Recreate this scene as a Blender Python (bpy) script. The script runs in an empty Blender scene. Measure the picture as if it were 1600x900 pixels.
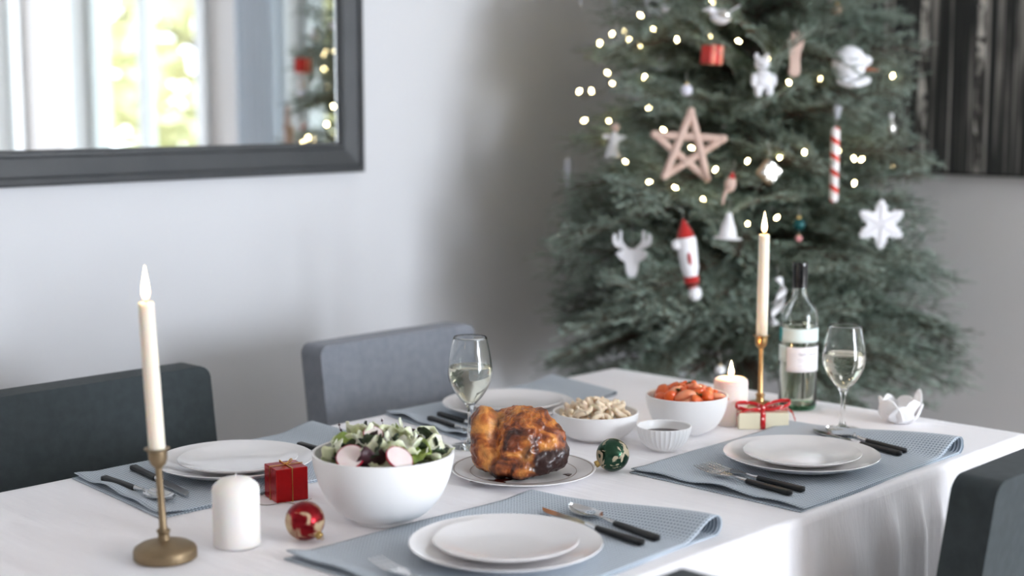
import bpy, math, random
import numpy as np
from mathutils import Vector, Matrix, noise as mnoise

random.seed(7)
rng = np.random.default_rng(7)
PI = math.pi
scene = bpy.context.scene
COL = scene.collection

# ------------------------------------------------------------------ camera, world, light, exposure
YAW, PITCH = math.radians(43.6), math.radians(7.2)
cam_data = bpy.data.cameras.new('camera')
cam_data.sensor_width = 36.0
cam_data.lens = 36.0 * 2307.0 / 1600.0
cam_data.clip_start = 0.05
cam_data.dof.use_dof = True
cam_data.dof.focus_distance = 2.40
cam_data.dof.aperture_fstop = 2.0
cam = bpy.data.objects.new('camera', cam_data)
COL.objects.link(cam)
cam.location = (0, 0, 1.363)
cam.rotation_euler = (PI / 2 - PITCH, 0, YAW - PI / 2)
scene.camera = cam

world = bpy.data.worlds.new('overcast_sky')
scene.world = world
world.use_nodes = True
wn = world.node_tree
wbg = wn.nodes['Background']
wbg.inputs['Color'].default_value = (0.80, 0.88, 1.0, 1)
wbg.inputs['Strength'].default_value = 5.4

XW, YW, YF, XB, ZC = 3.95, 2.95, -5.0, -4.0, 2.75      # inner faces of the room
# windows: (wall, from, to, sill, head)
WINDOWS = [('front', 1.90, 3.60, 0.12, 2.60),
           ('right', -0.94, 0.14, 0.70, 2.45),
           ('right', 0.80, 1.14, 0.70, 2.45),
           ('right', -1.78, -1.54, 0.70, 2.45)]
for i, (w, a, b, s, h) in enumerate(WINDOWS):            # light portals: they only guide the sky light through the panes
    ld = bpy.data.lights.new('window_portal', 'AREA')
    ld.shape = 'RECTANGLE'
    ld.size, ld.size_y = (b - a), (h - s)
    ld.cycles.is_portal = True
    if w == 'front': bpy.data.lights.remove(ld); continue
    lo = bpy.data.objects.new('window_portal', ld)
    COL.objects.link(lo)
    if w == 'front':
        lo.location = ((a + b) / 2, YF - 0.16, (s + h) / 2); lo.rotation_euler = (PI / 2, 0, 0)
        lo.rotation_euler = Vector((0, 1, 0)).to_track_quat('-Z', 'Y').to_euler()
    else:
        lo.location = (XW + 0.16, (a + b) / 2, (s + h) / 2)
        lo.rotation_euler = Vector((-1, 0, 0)).to_track_quat('-Z', 'Y').to_euler()

# added area lamp standing in for daylight at the unseen tall window behind the camera
w, a, b, s_, h = WINDOWS[0]
day = bpy.data.lights.new('window_daylight', 'AREA')
day.shape = 'RECTANGLE'; day.size, day.size_y = (b - a - 0.1), (h - s_ - 0.1)
day.energy = 470; day.color = (0.84, 0.90, 1.0)
dayo = bpy.data.objects.new('window_daylight', day); COL.objects.link(dayo)
dayo.location = ((a + b) / 2, YF - 0.22, (s_ + h) / 2)
dayo.rotation_euler = Vector((0, 1, 0)).to_track_quat('-Z', 'Y').to_euler()

vs = scene.view_settings
vs.view_transform = 'Standard'
vs.look = 'None'
vs.exposure = 0.2
scene.cycles.diffuse_bounces = 10
vs.gamma = 1.0
vs.use_curve_mapping = False

# ------------------------------------------------------------------ helpers
def lin(c):
    return c / 12.92 if c <= 0.04045 else ((c + 0.055) / 1.055) ** 2.4

def rgb(r, g, b):
    return (lin(r / 255), lin(g / 255), lin(b / 255), 1)

def material(name, color, rough=0.5, metal=0.0, var=None, bump=None, coat=0.0, sss=0.0, sheen=0.0,
             emit=None, alpha=None, spec=0.5, transm=0.0, ior=1.45, coords='Object', sss_col=None):
    """var = (scale, amount, second colour); bump = (scale, strength, distance)"""
    m = bpy.data.materials.new(name)
    m.use_nodes = True
    nt = m.node_tree
    b = nt.nodes['Principled BSDF']
    b.inputs['Base Color'].default_value = color
    b.inputs['Roughness'].default_value = rough
    b.inputs['Metallic'].default_value = metal
    b.inputs['Specular IOR Level'].default_value = spec
    b.inputs['Coat Weight'].default_value = coat
    b.inputs['Coat Roughness'].default_value = 0.08
    b.inputs['Sheen Weight'].default_value = sheen
    b.inputs['Transmission Weight'].default_value = transm
    b.inputs['IOR'].default_value = ior
    if sss:
        b.inputs['Subsurface Weight'].default_value = sss
        b.inputs['Subsurface Radius'].default_value = sss_col or (1.0, 0.6, 0.35)
        b.inputs['Subsurface Scale'].default_value = 0.01
    if emit:
        b.inputs['Emission Color'].default_value = emit[0]
        b.inputs['Emission Strength'].default_value = emit[1]
    tc = nt.nodes.new('ShaderNodeTexCoord')
    if var:
        n = nt.nodes.new('ShaderNodeTexNoise')
        n.inputs['Scale'].default_value = var[0]
        n.inputs['Detail'].default_value = 5
        nt.links.new(tc.outputs[coords], n.inputs['Vector'])
        r = nt.nodes.new('ShaderNodeMapRange')
        r.inputs['From Min'].default_value = 0.35
        r.inputs['From Max'].default_value = 0.65
        r.inputs['To Max'].default_value = var[1]
        nt.links.new(n.outputs['Fac'], r.inputs['Value'])
        mx = nt.nodes.new('ShaderNodeMix'); mx.data_type = 'RGBA'
        mx.inputs['A'].default_value = color
        mx.inputs['B'].default_value = var[2]
        nt.links.new(r.outputs['Result'], mx.inputs['Factor'])
        nt.links.new(mx.outputs['Result'], b.inputs['Base Color'])
    if bump:
        n = nt.nodes.new('ShaderNodeTexNoise')
        n.inputs['Scale'].default_value = bump[0]
        n.inputs['Detail'].default_value = 4
        nt.links.new(tc.outputs[coords], n.inputs['Vector'])
        bp = nt.nodes.new('ShaderNodeBump')
        bp.inputs['Strength'].default_value = bump[1]
        bp.inputs['Distance'].default_value = bump[2]
        nt.links.new(n.outputs['Fac'], bp.inputs['Height'])
        nt.links.new(bp.outputs['Normal'], b.inputs['Normal'])
    return m

def pane_material(name, tint=(1, 1, 1, 1), refl=0.06):
    m = bpy.data.materials.new(name); m.use_nodes = True
    nt = m.node_tree; nt.nodes.clear()
    out = nt.nodes.new('ShaderNodeOutputMaterial')
    t = nt.nodes.new('ShaderNodeBsdfTransparent'); t.inputs['Color'].default_value = tint
    g = nt.nodes.new('ShaderNodeBsdfGlossy'); g.inputs['Roughness'].default_value = 0.0
    mx = nt.nodes.new('ShaderNodeMixShader')
    mx.inputs[0].default_value = refl
    nt.links.new(t.outputs[0], mx.inputs[1]); nt.links.new(g.outputs[0], mx.inputs[2])
    nt.links.new(mx.outputs[0], out.inputs['Surface'])
    return m

class MB:
    """collects geometry for ONE mesh object"""
    def __init__(self):
        self.v, self.f, self.m = [], [], []
    def add(self, verts, faces, mi=0, M=None):
        o = len(self.v)
        if M is not None:
            verts = [M @ Vector(p) for p in verts]
        self.v += [tuple(p) for p in verts]
        self.f += [tuple(i + o for i in f) for f in faces]
        self.m += [mi] * len(faces)
        return self
    def box(self, c, s, mi=0, M=None):
        x, y, z = s[0] / 2, s[1] / 2, s[2] / 2
        vv = [(c[0] + i * x, c[1] + j * y, c[2] + k * z) for i in (-1, 1) for j in (-1, 1) for k in (-1, 1)]
        ff = [(0, 1, 3, 2), (4, 6, 7, 5), (0, 4, 5, 1), (2, 3, 7, 6), (0, 2, 6, 4), (1, 5, 7, 3)]
        return self.add(vv, ff, mi, M)
    def lathe(self, prof, seg=32, mi=0, M=None, closed=False, wob=None):
        vv, ff = [], []
        n = len(prof)
        for i, (r, z) in enumerate(prof):
            for k in range(seg):
                a = 2 * PI * k / seg
                rr = r * (wob(a, i) if wob else 1)
                vv.append((rr * math.cos(a), rr * math.sin(a), z))
        m = n if closed else n - 1
        for i in range(m):
            j = (i + 1) % n
            for k in range(seg):
                k2 = (k + 1) % seg
                ff.append((i * seg + k, i * seg + k2, j * seg + k2, j * seg + k))
        if not closed:
            if prof[0][0] > 1e-6: ff.append(tuple(reversed(range(seg))))
            if prof[-1][0] > 1e-6: ff.append(tuple(range((n - 1) * seg, n * seg)))
        return self.add(vv, ff, mi, M)
    def tube(self, pts, rad, seg=8, mi=0, M=None, loop=False, flat=1.0):
        pts = [Vector(p) for p in pts]
        n = len(pts)
        rad = [float(r) for r in rad] if hasattr(rad, '__len__') else [float(rad)] * n
        vv, ff = [], []
        ref = None
        for i, p in enumerate(pts):
            a = pts[i - 1] if (i > 0 or loop) else p
            b = pts[(i + 1) % n] if (i < n - 1 or loop) else p
            t = (b - a).normalized() if (b - a).length > 1e-9 else Vector((0, 0, 1))
            if ref is None:
                ref = Vector((0, 0, 1)) if abs(t.z) < 0.9 else Vector((1, 0, 0))
            u = t.cross(ref)
            if u.length < 1e-6: u = t.orthogonal()
            u.normalize()
            w = u.cross(t).normalized()
            ref = w
            for k in range(seg):
                ang = 2 * PI * k / seg
                vv.append(p + rad[i] * (math.cos(ang) * u + flat * math.sin(ang) * w))
        for i in range(n if loop else n - 1):
            j = (i + 1) % n
            for k in range(seg):
                k2 = (k + 1) % seg
                ff.append((i * seg + k, i * seg + k2, j * seg + k2, j * seg + k))
        if not loop:
            ff.append(tuple(reversed(range(seg)))); ff.append(tuple(range((n - 1) * seg, n * seg)))
        return self.add(vv, ff, mi, M)
    def ball(self, c, r, seg=20, rings=12, mi=0, M=None, disp=None):
        if not hasattr(r, '__len__'): r = (r, r, r)
        vv, ff = [], []
        vv.append((0, 0, -1))
        for i in range(1, rings):
            th = -PI / 2 + PI * i / rings
            for k in range(seg):
                a = 2 * PI * k / seg
                vv.append((math.cos(th) * math.cos(a), math.cos(th) * math.sin(a), math.sin(th)))
        vv.append((0, 0, 1))
        top = len(vv) - 1
        for k in range(seg):
            k2 = (k + 1) % seg
            ff.append((0, 1 + k2, 1 + k))
            for i in range(rings - 2):
                a = 1 + i * seg
                ff.append((a + k, a + k2, a + seg + k2, a + seg + k))
            ff.append((top, 1 + (rings - 2) * seg + k, 1 + (rings - 2) * seg + k2))
        out = []
        for p in vv:
            s = 1 + (disp(Vector(p)) if disp else 0)
            out.append((c[0] + p[0] * r[0] * s, c[1] + p[1] * r[1] * s, c[2] + p[2] * r[2] * s))
        return self.add(out, ff, mi, M)
    def grid(self, nu, nv, fn, mi=0, M=None):
        vv = [fn(i / nu, j / nv) for i in range(nu + 1) for j in range(nv + 1)]
        ff = [(i * (nv + 1) + j, (i + 1) * (nv + 1) + j, (i + 1) * (nv + 1) + j + 1, i * (nv + 1) + j + 1)
              for i in range(nu) for j in range(nv)]
        return self.add(vv, ff, mi, M)
    def outline(self, pts, th, mi=0, M=None):
        """closed outline in local X/Z extruded along Y by th"""
        n = len(pts)
        vv = [(x, -th / 2, z) for x, z in pts] + [(x, th / 2, z) for x, z in pts]
        ff = [tuple(range(n)), tuple(reversed(range(n, 2 * n)))]
        ff += [((i + 1) % n, i, n + i, n + (i + 1) % n) for i in range(n)]
        return self.add(vv, ff, mi, M)
    def mesh(self, name, mats, smooth=40):
        me = bpy.data.meshes.new(name)
        me.from_pydata(self.v, [], self.f)
        for m in (mats if isinstance(mats, (list, tuple)) else [mats]):
            me.materials.append(m)
        if any(self.m):
            me.polygons.foreach_set('material_index', self.m)
        if smooth:
            me.polygons.foreach_set('use_smooth', [True] * len(me.polygons))
            me.set_sharp_from_angle(angle=math.radians(smooth))
        me.update()
        return me
    def build(self, name, mats, parent=None, loc=(0, 0, 0), rot=(0, 0, 0), smooth=40, bevel=None, solid=None, sub=0):
        return link(name, self.mesh(name, mats, smooth), parent, loc, rot, bevel, solid, sub)

def link(name, me, parent=None, loc=(0, 0, 0), rot=(0, 0, 0), bevel=None, solid=None, sub=0):
    o = bpy.data.objects.new(name, me)
    COL.objects.link(o)
    o.location, o.rotation_euler = loc, rot
    if parent: o.parent = parent
    if solid:
        s = o.modifiers.new('solid', 'SOLIDIFY'); s.thickness = solid; s.offset = 0
    if bevel:
        s = o.modifiers.new('bevel', 'BEVEL'); s.width, s.segments = bevel, 3; s.limit_method = 'ANGLE'
        s.angle_limit = math.radians(40)
    if sub:
        s = o.modifiers.new('sub', 'SUBSURF'); s.levels = s.render_levels = sub
    return o

def tag(o, label, cat, group=None, kind=None):
    o['label'] = label; o['category'] = cat
    if group: o['group'] = group
    if kind: o['kind'] = kind
    return o

def thing(name, label, cat, loc=(0, 0, 0), rz=0.0, group=None, rot=None):
    o = bpy.data.objects.new(name, None)
    o.empty_display_size = 0.05
    COL.objects.link(o)
    o.location = loc; o.rotation_euler = rot or (0, 0, rz)
    return tag(o, label, cat, group)

def struct(o, label=None):
    o['kind'] = 'structure'
    if label: o['label'] = label
    return o

def copy_tree(o, parent=None):
    c = o.copy(); COL.objects.link(c)
    if parent is not None: c.parent = parent
    for ch in list(o.children): copy_tree(ch, c)
    return c

def smooth01(t):
    t = max(0.0, min(1.0, t)); return t * t * (3 - 2 * t)

FACE = YAW - PI / 2            # turns local X along the picture plane

# ------------------------------------------------------------------ materials
m_wall = material('painted_wall', rgb(211, 212, 214), 0.85, bump=(180, 0.08, 0.002))
m_wall_r = material('painted_wall_grey', rgb(222, 221, 221), 0.85, bump=(180, 0.08, 0.002))  # same paint as the other walls, kept lighter to offset the shade here
m_ceil = material('ceiling_paint', rgb(236, 236, 236), 0.9, bump=(150, 0.05, 0.002))
m_trim = material('white_trim_paint', rgb(225, 228, 230), 0.45, bump=(60, 0.04, 0.001))
m_frame_w = material('window_paint', rgb(205, 210, 210), 0.45, bump=(60, 0.04, 0.001))
m_pane = pane_material('window_glass')
m_mirror = material('mirror_silver', (0.93, 0.95, 0.95, 1), 0.0, 1.0, bump=(1.5, 0.002, 0.001))
m_mframe = material('charcoal_frame_paint', rgb(66, 68, 70), 0.42, var=(12, 0.5, rgb(54, 57, 60)), bump=(260, 0.1, 0.001))
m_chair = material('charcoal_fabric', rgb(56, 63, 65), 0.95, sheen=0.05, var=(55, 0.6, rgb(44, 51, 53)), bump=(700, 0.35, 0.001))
m_chair_g = material('grey_fabric', rgb(132, 136, 144), 0.95, sheen=0.15, var=(55, 0.6, rgb(116, 120, 128)), bump=(700, 0.35, 0.001))  # chair upholstery in a lighter tone, used on one chair only
m_leg = material('dark_chair_wood', rgb(48, 36, 28), 0.5, var=(20, 0.6, rgb(30, 22, 18)))
m_tablewood = material('table_wood', rgb(130, 94, 62), 0.5, var=(14, 0.6, rgb(96, 66, 42)))
m_porc = material('white_porcelain', rgb(234, 232, 232), 0.16, spec=0.5, coat=0.3, bump=(9, 0.02, 0.001))
m_porc_m = material('satin_white_ceramic', rgb(238, 237, 236), 0.32, bump=(9, 0.02, 0.001))
m_black = material('black_handle', rgb(14, 15, 17), 0.42, var=(40, 0.5, rgb(22, 23, 25)))
m_steel = material('polished_steel', rgb(205, 205, 205), 0.16, 1.0, bump=(50, 0.02, 0.001))
m_brass = material('aged_brass', rgb(150, 130, 102), 0.48, 0.85, var=(25, 0.7, rgb(128, 110, 86)), bump=(80, 0.06, 0.001))
m_brass2 = material('bright_brass', rgb(196, 160, 112), 0.3, 1.0, var=(25, 0.6, rgb(170, 134, 90)))
m_wax = material('cream_wax', rgb(240, 230, 212), 0.5, sss=0.6, bump=(30, 0.05, 0.002))
m_waxw = material('white_wax', rgb(240, 236, 232), 0.5, sss=0.5, bump=(30, 0.05, 0.002))
m_waxp = material('blush_wax', rgb(240, 222, 212), 0.5, sss=0.7, bump=(30, 0.05, 0.002))
m_wick = material('charred_wick', rgb(30, 26, 24), 0.9, var=(90, 0.6, rgb(70, 60, 50)))

def flame_material():
    m = bpy.data.materials.new('candle_flame'); m.use_nodes = True
    nt = m.node_tree; nt.nodes.clear()
    out = nt.nodes.new('ShaderNodeOutputMaterial')
    e = nt.nodes.new('ShaderNodeEmission')
    tc = nt.nodes.new('ShaderNodeTexCoord'); sx = nt.nodes.new('ShaderNodeSeparateXYZ')
    r = nt.nodes.new('ShaderNodeValToRGB')
    r.color_ramp.elements[0].color = (1.0, 0.42, 0.12, 1); r.color_ramp.elements[0].position = 0.0
    r.color_ramp.elements[1].color = (1.0, 0.80, 0.50, 1); r.color_ramp.elements[1].position = 0.35
    nt.links.new(tc.outputs['Generated'], sx.inputs[0]); nt.links.new(sx.outputs['Z'], r.inputs['Fac'])
    nt.links.new(r.outputs['Color'], e.inputs['Color']); e.inputs['Strength'].default_value = 10.0
    nt.links.new(e.outputs[0], out.inputs['Surface'])
    return m
m_flame = flame_material()

def glass_material(name, col=(1, 1, 1, 1), ior=1.45):
    m = bpy.data.materials.new(name); m.use_nodes = True
    nt = m.node_tree; nt.nodes.clear()
    out = nt.nodes.new('ShaderNodeOutputMaterial')
    g = nt.nodes.new('ShaderNodeBsdfGlass'); g.inputs['Roughness'].default_value = 0.0
    g.inputs['IOR'].default_value = ior; g.inputs['Color'].default_value = col
    nt.links.new(g.outputs[0], out.inputs['Surface'])
    return m
m_glass = glass_material('clear_glass', (0.985, 0.99, 0.985, 1), 1.42)
m_bglass = glass_material('bottle_glass', (0.975, 0.99, 0.98, 1), 1.4)
m_bbase = glass_material('green_bottle_base', (0.55, 0.74, 0.62, 1), 1.4)
m_wine = glass_material('white_wine', (0.99, 0.975, 0.915, 1), 1.33)

def cloth_material():
    m = material('white_tablecloth', rgb(240, 238, 240), 0.9, sheen=0.15)
    nt = m.node_tree; b = nt.nodes['Principled BSDF']
    uv = nt.nodes.new('ShaderNodeUVMap'); uv.uv_map = 'UVMap'
    sx = nt.nodes.new('ShaderNodeSeparateXYZ'); nt.links.new(uv.outputs[0], sx.inputs[0])
    def line(sock, period, width):
        d = nt.nodes.new('ShaderNodeMath'); d.operation = 'DIVIDE'; d.inputs[1].default_value = period
        nt.links.new(sock, d.inputs[0])
        f = nt.nodes.new('ShaderNodeMath'); f.operation = 'FRACT'; nt.links.new(d.outputs[0], f.inputs[0])
        c = nt.nodes.new('ShaderNodeMath'); c.operation = 'COMPARE'; c.inputs[1].default_value = 0.5; c.inputs[2].default_value = width / period
        nt.links.new(f.outputs[0], c.inputs[0]); return c.outputs[0]
    a = line(sx.outputs['X'], 0.062, 0.0009); c = line(sx.outputs['Y'], 0.085, 0.0012)
    mxm = nt.nodes.new('ShaderNodeMath'); mxm.operation = 'MAXIMUM'
    nt.links.new(a, mxm.inputs[0]); nt.links.new(c, mxm.inputs[1])
    tc = nt.nodes.new('ShaderNodeTexCoord')
    n = nt.nodes.new('ShaderNodeTexNoise'); n.inputs['Scale'].default_value = 60; nt.links.new(tc.outputs['Object'], n.inputs['Vector'])
    mp = nt.nodes.new('ShaderNodeMapping'); mp.inputs['Scale'].default_value = (42, 5, 10)
    nt.links.new(tc.outputs['Object'], mp.inputs['Vector'])
    n2 = nt.nodes.new('ShaderNodeTexNoise'); n2.inputs['Scale'].default_value = 1.0; n2.inputs['Detail'].default_value = 3
    nt.links.new(mp.outputs[0], n2.inputs['Vector'])
    s1 = nt.nodes.new('ShaderNodeMath'); s1.operation = 'MULTIPLY_ADD'; s1.inputs[1].default_value = 0.12
    nt.links.new(n.outputs['Fac'], s1.inputs[0]); nt.links.new(n2.outputs['Fac'], s1.inputs[2])
    s2 = nt.nodes.new('ShaderNodeMath'); s2.operation = 'MULTIPLY_ADD'; s2.inputs[1].default_value = 0.35
    nt.links.new(mxm.outputs[0], s2.inputs[0]); nt.links.new(s1.outputs[0], s2.inputs[2])
    bp = nt.nodes.new('ShaderNodeBump'); bp.inputs['Strength'].default_value = 0.4; bp.inputs['Distance'].default_value = 0.007
    nt.links.new(s2.outputs[0], bp.inputs['Height']); nt.links.new(bp.outputs[0], b.inputs['Normal'])
    return m
m_cloth = cloth_material()

def waffle_material():
    m = material('blue_grey_waffle_cloth', rgb(150, 166, 178), 0.95, sheen=0.2)
    nt = m.node_tree; b = nt.nodes['Principled BSDF']
    uv = nt.nodes.new('ShaderNodeUVMap'); uv.uv_map = 'UVMap'
    sx = nt.nodes.new('ShaderNodeSeparateXYZ'); nt.links.new(uv.outputs[0], sx.inputs[0])
    def wave(sock, period):
        d = nt.nodes.new('ShaderNodeMath'); d.operation = 'MULTIPLY'; d.inputs[1].default_value = 2 * PI / period
        nt.links.new(sock, d.inputs[0])
        s = nt.nodes.new('ShaderNodeMath'); s.operation = 'SINE'; nt.links.new(d.outputs[0], s.inputs[0]); return s.outputs[0]
    a, c = wave(sx.outputs['X'], 0.0062), wave(sx.outputs['Y'], 0.0062)
    mxm = nt.nodes.new('ShaderNodeMath'); mxm.operation = 'MAXIMUM'
    nt.links.new(a, mxm.inputs[0]); nt.links.new(c, mxm.inputs[1])
    mr = nt.nodes.new('ShaderNodeMapRange'); mr.inputs['From Min'].default_value = -0.6; mr.inputs['From Max'].default_value = 0.9
    nt.links.new(mxm.outputs[0], mr.inputs['Value'])
    mx = nt.nodes.new('ShaderNodeMix'); mx.data_type = 'RGBA'
    mx.inputs['A'].default_value = rgb(112, 126, 138); mx.inputs['B'].default_value = rgb(192, 202, 211)
    nt.links.new(mr.outputs[0], mx.inputs['Factor']); nt.links.new(mx.outputs['Result'], b.inputs['Base Color'])
    bp = nt.nodes.new('ShaderNodeBump'); bp.inputs['Strength'].default_value = 0.5; bp.inputs['Distance'].default_value = 0.0015
    nt.links.new(mr.outputs[0], bp.inputs['Height']); nt.links.new(bp.outputs[0], b.inputs['Normal'])
    return m
m_mat = waffle_material()

# ------------------------------------------------------------------ the room
def wall_mesh(name, axis, pos, a0, a1, thick, openings, mat):
    """axis 'x': wall plane at X=pos running along Y; axis 'y': plane at Y=pos running along X"""
    mb = MB()
    def seg(u0, u1, z0, z1):
        if u1 - u0 < 1e-4 or z1 - z0 < 1e-4: return
        if axis == 'x': mb.box((pos + thick / 2, (u0 + u1) / 2, (z0 + z1) / 2), (abs(thick), u1 - u0, z1 - z0))
        else: mb.box(((u0 + u1) / 2, pos + thick / 2, (z0 + z1) / 2), (u1 - u0, abs(thick), z1 - z0))
    u = a0
    for (o0, o1, s, h) in sorted(openings):
        seg(u, o0, 0, ZC); seg(o0, o1, 0, s); seg(o0, o1, h, ZC); u = o1
    seg(u, a1, 0, ZC)
    return struct(mb.build(name, mat, smooth=0))

wall_mesh('wall_left', 'y', YW, XB, XW + 0.2, 0.2, [], m_wall)
wall_mesh('wall_right', 'x', XW, YF, YW, 0.2, [(a, b, s, h) for w, a, b, s, h in WINDOWS if w == 'right'], m_wall_r)
wall_mesh('wall_front', 'y', YF, XB, XW + 0.2, -0.2, [(a, b, s, h) for w, a, b, s, h in WINDOWS if w == 'front'], m_wall)
wall_mesh('wall_back', 'x', XB, YF - 0.2, YW + 0.2, -0.2, [], m_wall)
m_floor = material('oak_floor', rgb(178, 164, 150), 0.45, var=(6, 0.7, rgb(160, 146, 132)), bump=(30, 0.05, 0.002))
struct(MB().box(((XB + XW) / 2, (YF + YW) / 2, -0.05), (XW - XB + 0.4, YW - YF + 0.4, 0.1)).build('floor', m_floor, smooth=0))
struct(MB().box(((XB + XW) / 2, (YF + YW) / 2, ZC + 0.05), (XW - XB + 0.4, YW - YF + 0.4, 0.1)).build('ceiling', m_ceil, smooth=0))
struct(MB().box(((XB + XW) / 2, YW - 0.009, 0.06), (XW - XB - 0.04, 0.018, 0.12)).build('baseboard_left', m_trim, bevel=0.004, smooth=0))
struct(MB().box((XW - 0.009, (YF + YW) / 2, 0.06), (0.018, YW - YF - 0.04, 0.12)).build('baseboard_right', m_trim, bevel=0.004, smooth=0))

def window(n, w, a, b, s, h, mull):
    root = bpy.data.objects.new('window_%d' % n, None); COL.objects.link(root); struct(root)
    if w == 'right':
        root.location = (XW, 0, 0); root.rotation_euler = (0, 0, PI / 2)     # local x = world y, local -y = outwards(+X)
    else:
        root.location = (0, YF, 0)
    out = -1
    fr = MB(); t = 0.05
    yy = out * 0.11
    W, H = b - a, h - s
    for (c, sz) in [((a + t / 2, yy, (s + h) / 2), (t, 0.09, H)), ((b - t / 2, yy, (s + h) / 2), (t, 0.09, H)),
                    (((a + b) / 2, yy, s + t / 2), (W - 2 * t, 0.09, t)), (((a + b) / 2, yy, h - t / 2), (W - 2 * t, 0.09, t))]:
        fr.box(c, sz)
    fr.build('window_frame', m_frame_w, root, bevel=0.006, smooth=0)
    xs = [a + t] + [a + f * W for f in mull] + [b - t]
    for f in mull:
        MB().box((a + f * W, yy, (s + h) / 2), (0.075, 0.06, H - 2 * t)).build('mullion', m_frame_w, root, bevel=0.006, smooth=0)
    for x0, x1 in zip(xs[:-1], xs[1:]):
        MB().box(((x0 + x1) / 2, yy, (s + h) / 2), (x1 - x0 - 0.002, 0.004, H - 2 * t)).build('pane', m_pane, root, smooth=0)
    MB().box(((a + b) / 2, 0.02, s - 0.015), (W + 0.12, 0.12, 0.03)).build('window_sill', m_trim, root, bevel=0.006, smooth=0)
    for (c, sz) in [((a - 0.04, 0.011, (s + h) / 2), (0.08, 0.022, H)), ((b + 0.04, 0.011, (s + h) / 2), (0.08, 0.022, H)),
                    (((a + b) / 2, 0.011, h + 0.045), (W + 0.2, 0.024, 0.09))]:
        MB().box(c, sz).build('casing', m_trim, root, bevel=0.005, smooth=0)
window(1, 'front', *WINDOWS[0][1:], [0.33, 0.67])
window(2, 'right', *WINDOWS[1][1:], [0.44])
window(3, 'right', *WINDOWS[2][1:], [])
window(4, 'right', *WINDOWS[3][1:], [])

# garden seen in the mirror through the panes
m_ground = material('garden_ground', rgb(120, 128, 86), 0.95, var=(1.5, 0.8, rgb(150, 140, 96)))
struct(MB().box((10, -6, -0.3), (60, 60, 0.2)).build('ground', m_ground, smooth=0))
m_bark = material('bark', rgb(92, 78, 66), 0.9, var=(12, 0.7, rgb(60, 50, 44)), bump=(30, 0.5, 0.01))
m_leafy = [material('autumn_leaves_yellow', rgb(226, 220, 176), 0.7, var=(3, 0.8, rgb(206, 210, 166))),
           material('autumn_leaves_green', rgb(186, 204, 170), 0.7, var=(3, 0.8, rgb(214, 216, 176))),
           material('autumn_leaves_orange', rgb(226, 206, 176), 0.7, var=(3, 0.8, rgb(216, 214, 176)))]
def garden_tree(loc, h, r, mi, label, seed):
    g = np.random.default_rng(seed)
    t = thing('garden_tree', label, 'tree', loc, 0, 'trees outside the window')
    tb = MB()
    tb.tube([(0, 0, 0), (0.05, 0.02, h * 0.3), (-0.02, 0.05, h * 0.62), (0, 0, h * 0.95)], [0.12, 0.09, 0.06, 0.02], 8)
    for k in range(9):
        a = k * 2.4; z0 = h * (0.3 + 0.06 * k)
        tb.tube([(0, 0, z0), (math.cos(a) * r * 0.5, math.sin(a) * r * 0.5, z0 + h * 0.1), (math.cos(a) * r * 0.85, math.sin(a) * r * 0.85, z0 + h * 0.13)], [0.04, 0.025, 0.008], 5)
    tb.build('trunk', m_bark, t)
    cb = MB()
    for k in range(1500):
        d = g.normal(size=3); d /= np.linalg.norm(d)
        p = d * r * (0.35 + 0.65 * g.random() ** 0.5) * np.array([1, 1, 1.15]); p[2] += h * 0.62
        u = Vector(g.normal(size=3)).normalized(); w = u.orthogonal().normalized(); s = 0.09 + 0.07 * g.random()
        P = Vector(p)
        cb.add([P - u * s, P - w * s * 0.5, P + u * s, P + w * s * 0.5], [(0, 1, 2, 3)])
    o = cb.build('foliage', m_leafy[mi], t, smooth=0); o['kind'] = 'stuff'
garden_tree((7.4, -4.4, -0.2), 3.4, 1.3, 0, 'yellowing garden tree outside the double window', 1)
garden_tree((5.7, -7.7, -0.2), 3.8, 1.5, 1, 'green garden tree outside the narrow window', 2)
garden_tree((10.2, -2.4, -0.2), 3.4, 1.4, 2, 'orange tinted garden tree outside the window by the curtain', 3)

# white curtain beside the window, seen only in the mirror
m_curtain = material('white_curtain', rgb(236, 240, 244), 0.9, bump=(300, 0.1, 0.001))
_nt = m_curtain.node_tree; _tr = _nt.nodes.new('ShaderNodeBsdfTranslucent'); _tr.inputs['Color'].default_value = rgb(236, 240, 244)
_mx = _nt.nodes.new('ShaderNodeMixShader'); _mx.inputs[0].default_value = 0.5
_nt.links.new(_nt.nodes['Principled BSDF'].outputs[0], _mx.inputs[1]); _nt.links.new(_tr.outputs[0], _mx.inputs[2])
_nt.links.new(_mx.outputs[0], _nt.nodes['Material Output'].inputs['Surface'])
cb = MB()
cb.grid(60, 12, lambda u, v: (XW - 0.07 + 0.022 * math.sin(u * 44), 0.52 + 0.30 * u, 0.05 + 2.45 * v))
tag(cb.build('curtain', m_curtain, solid=0.003), 'white pleated curtain hanging beside the window in the mirror', 'curtain')

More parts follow.
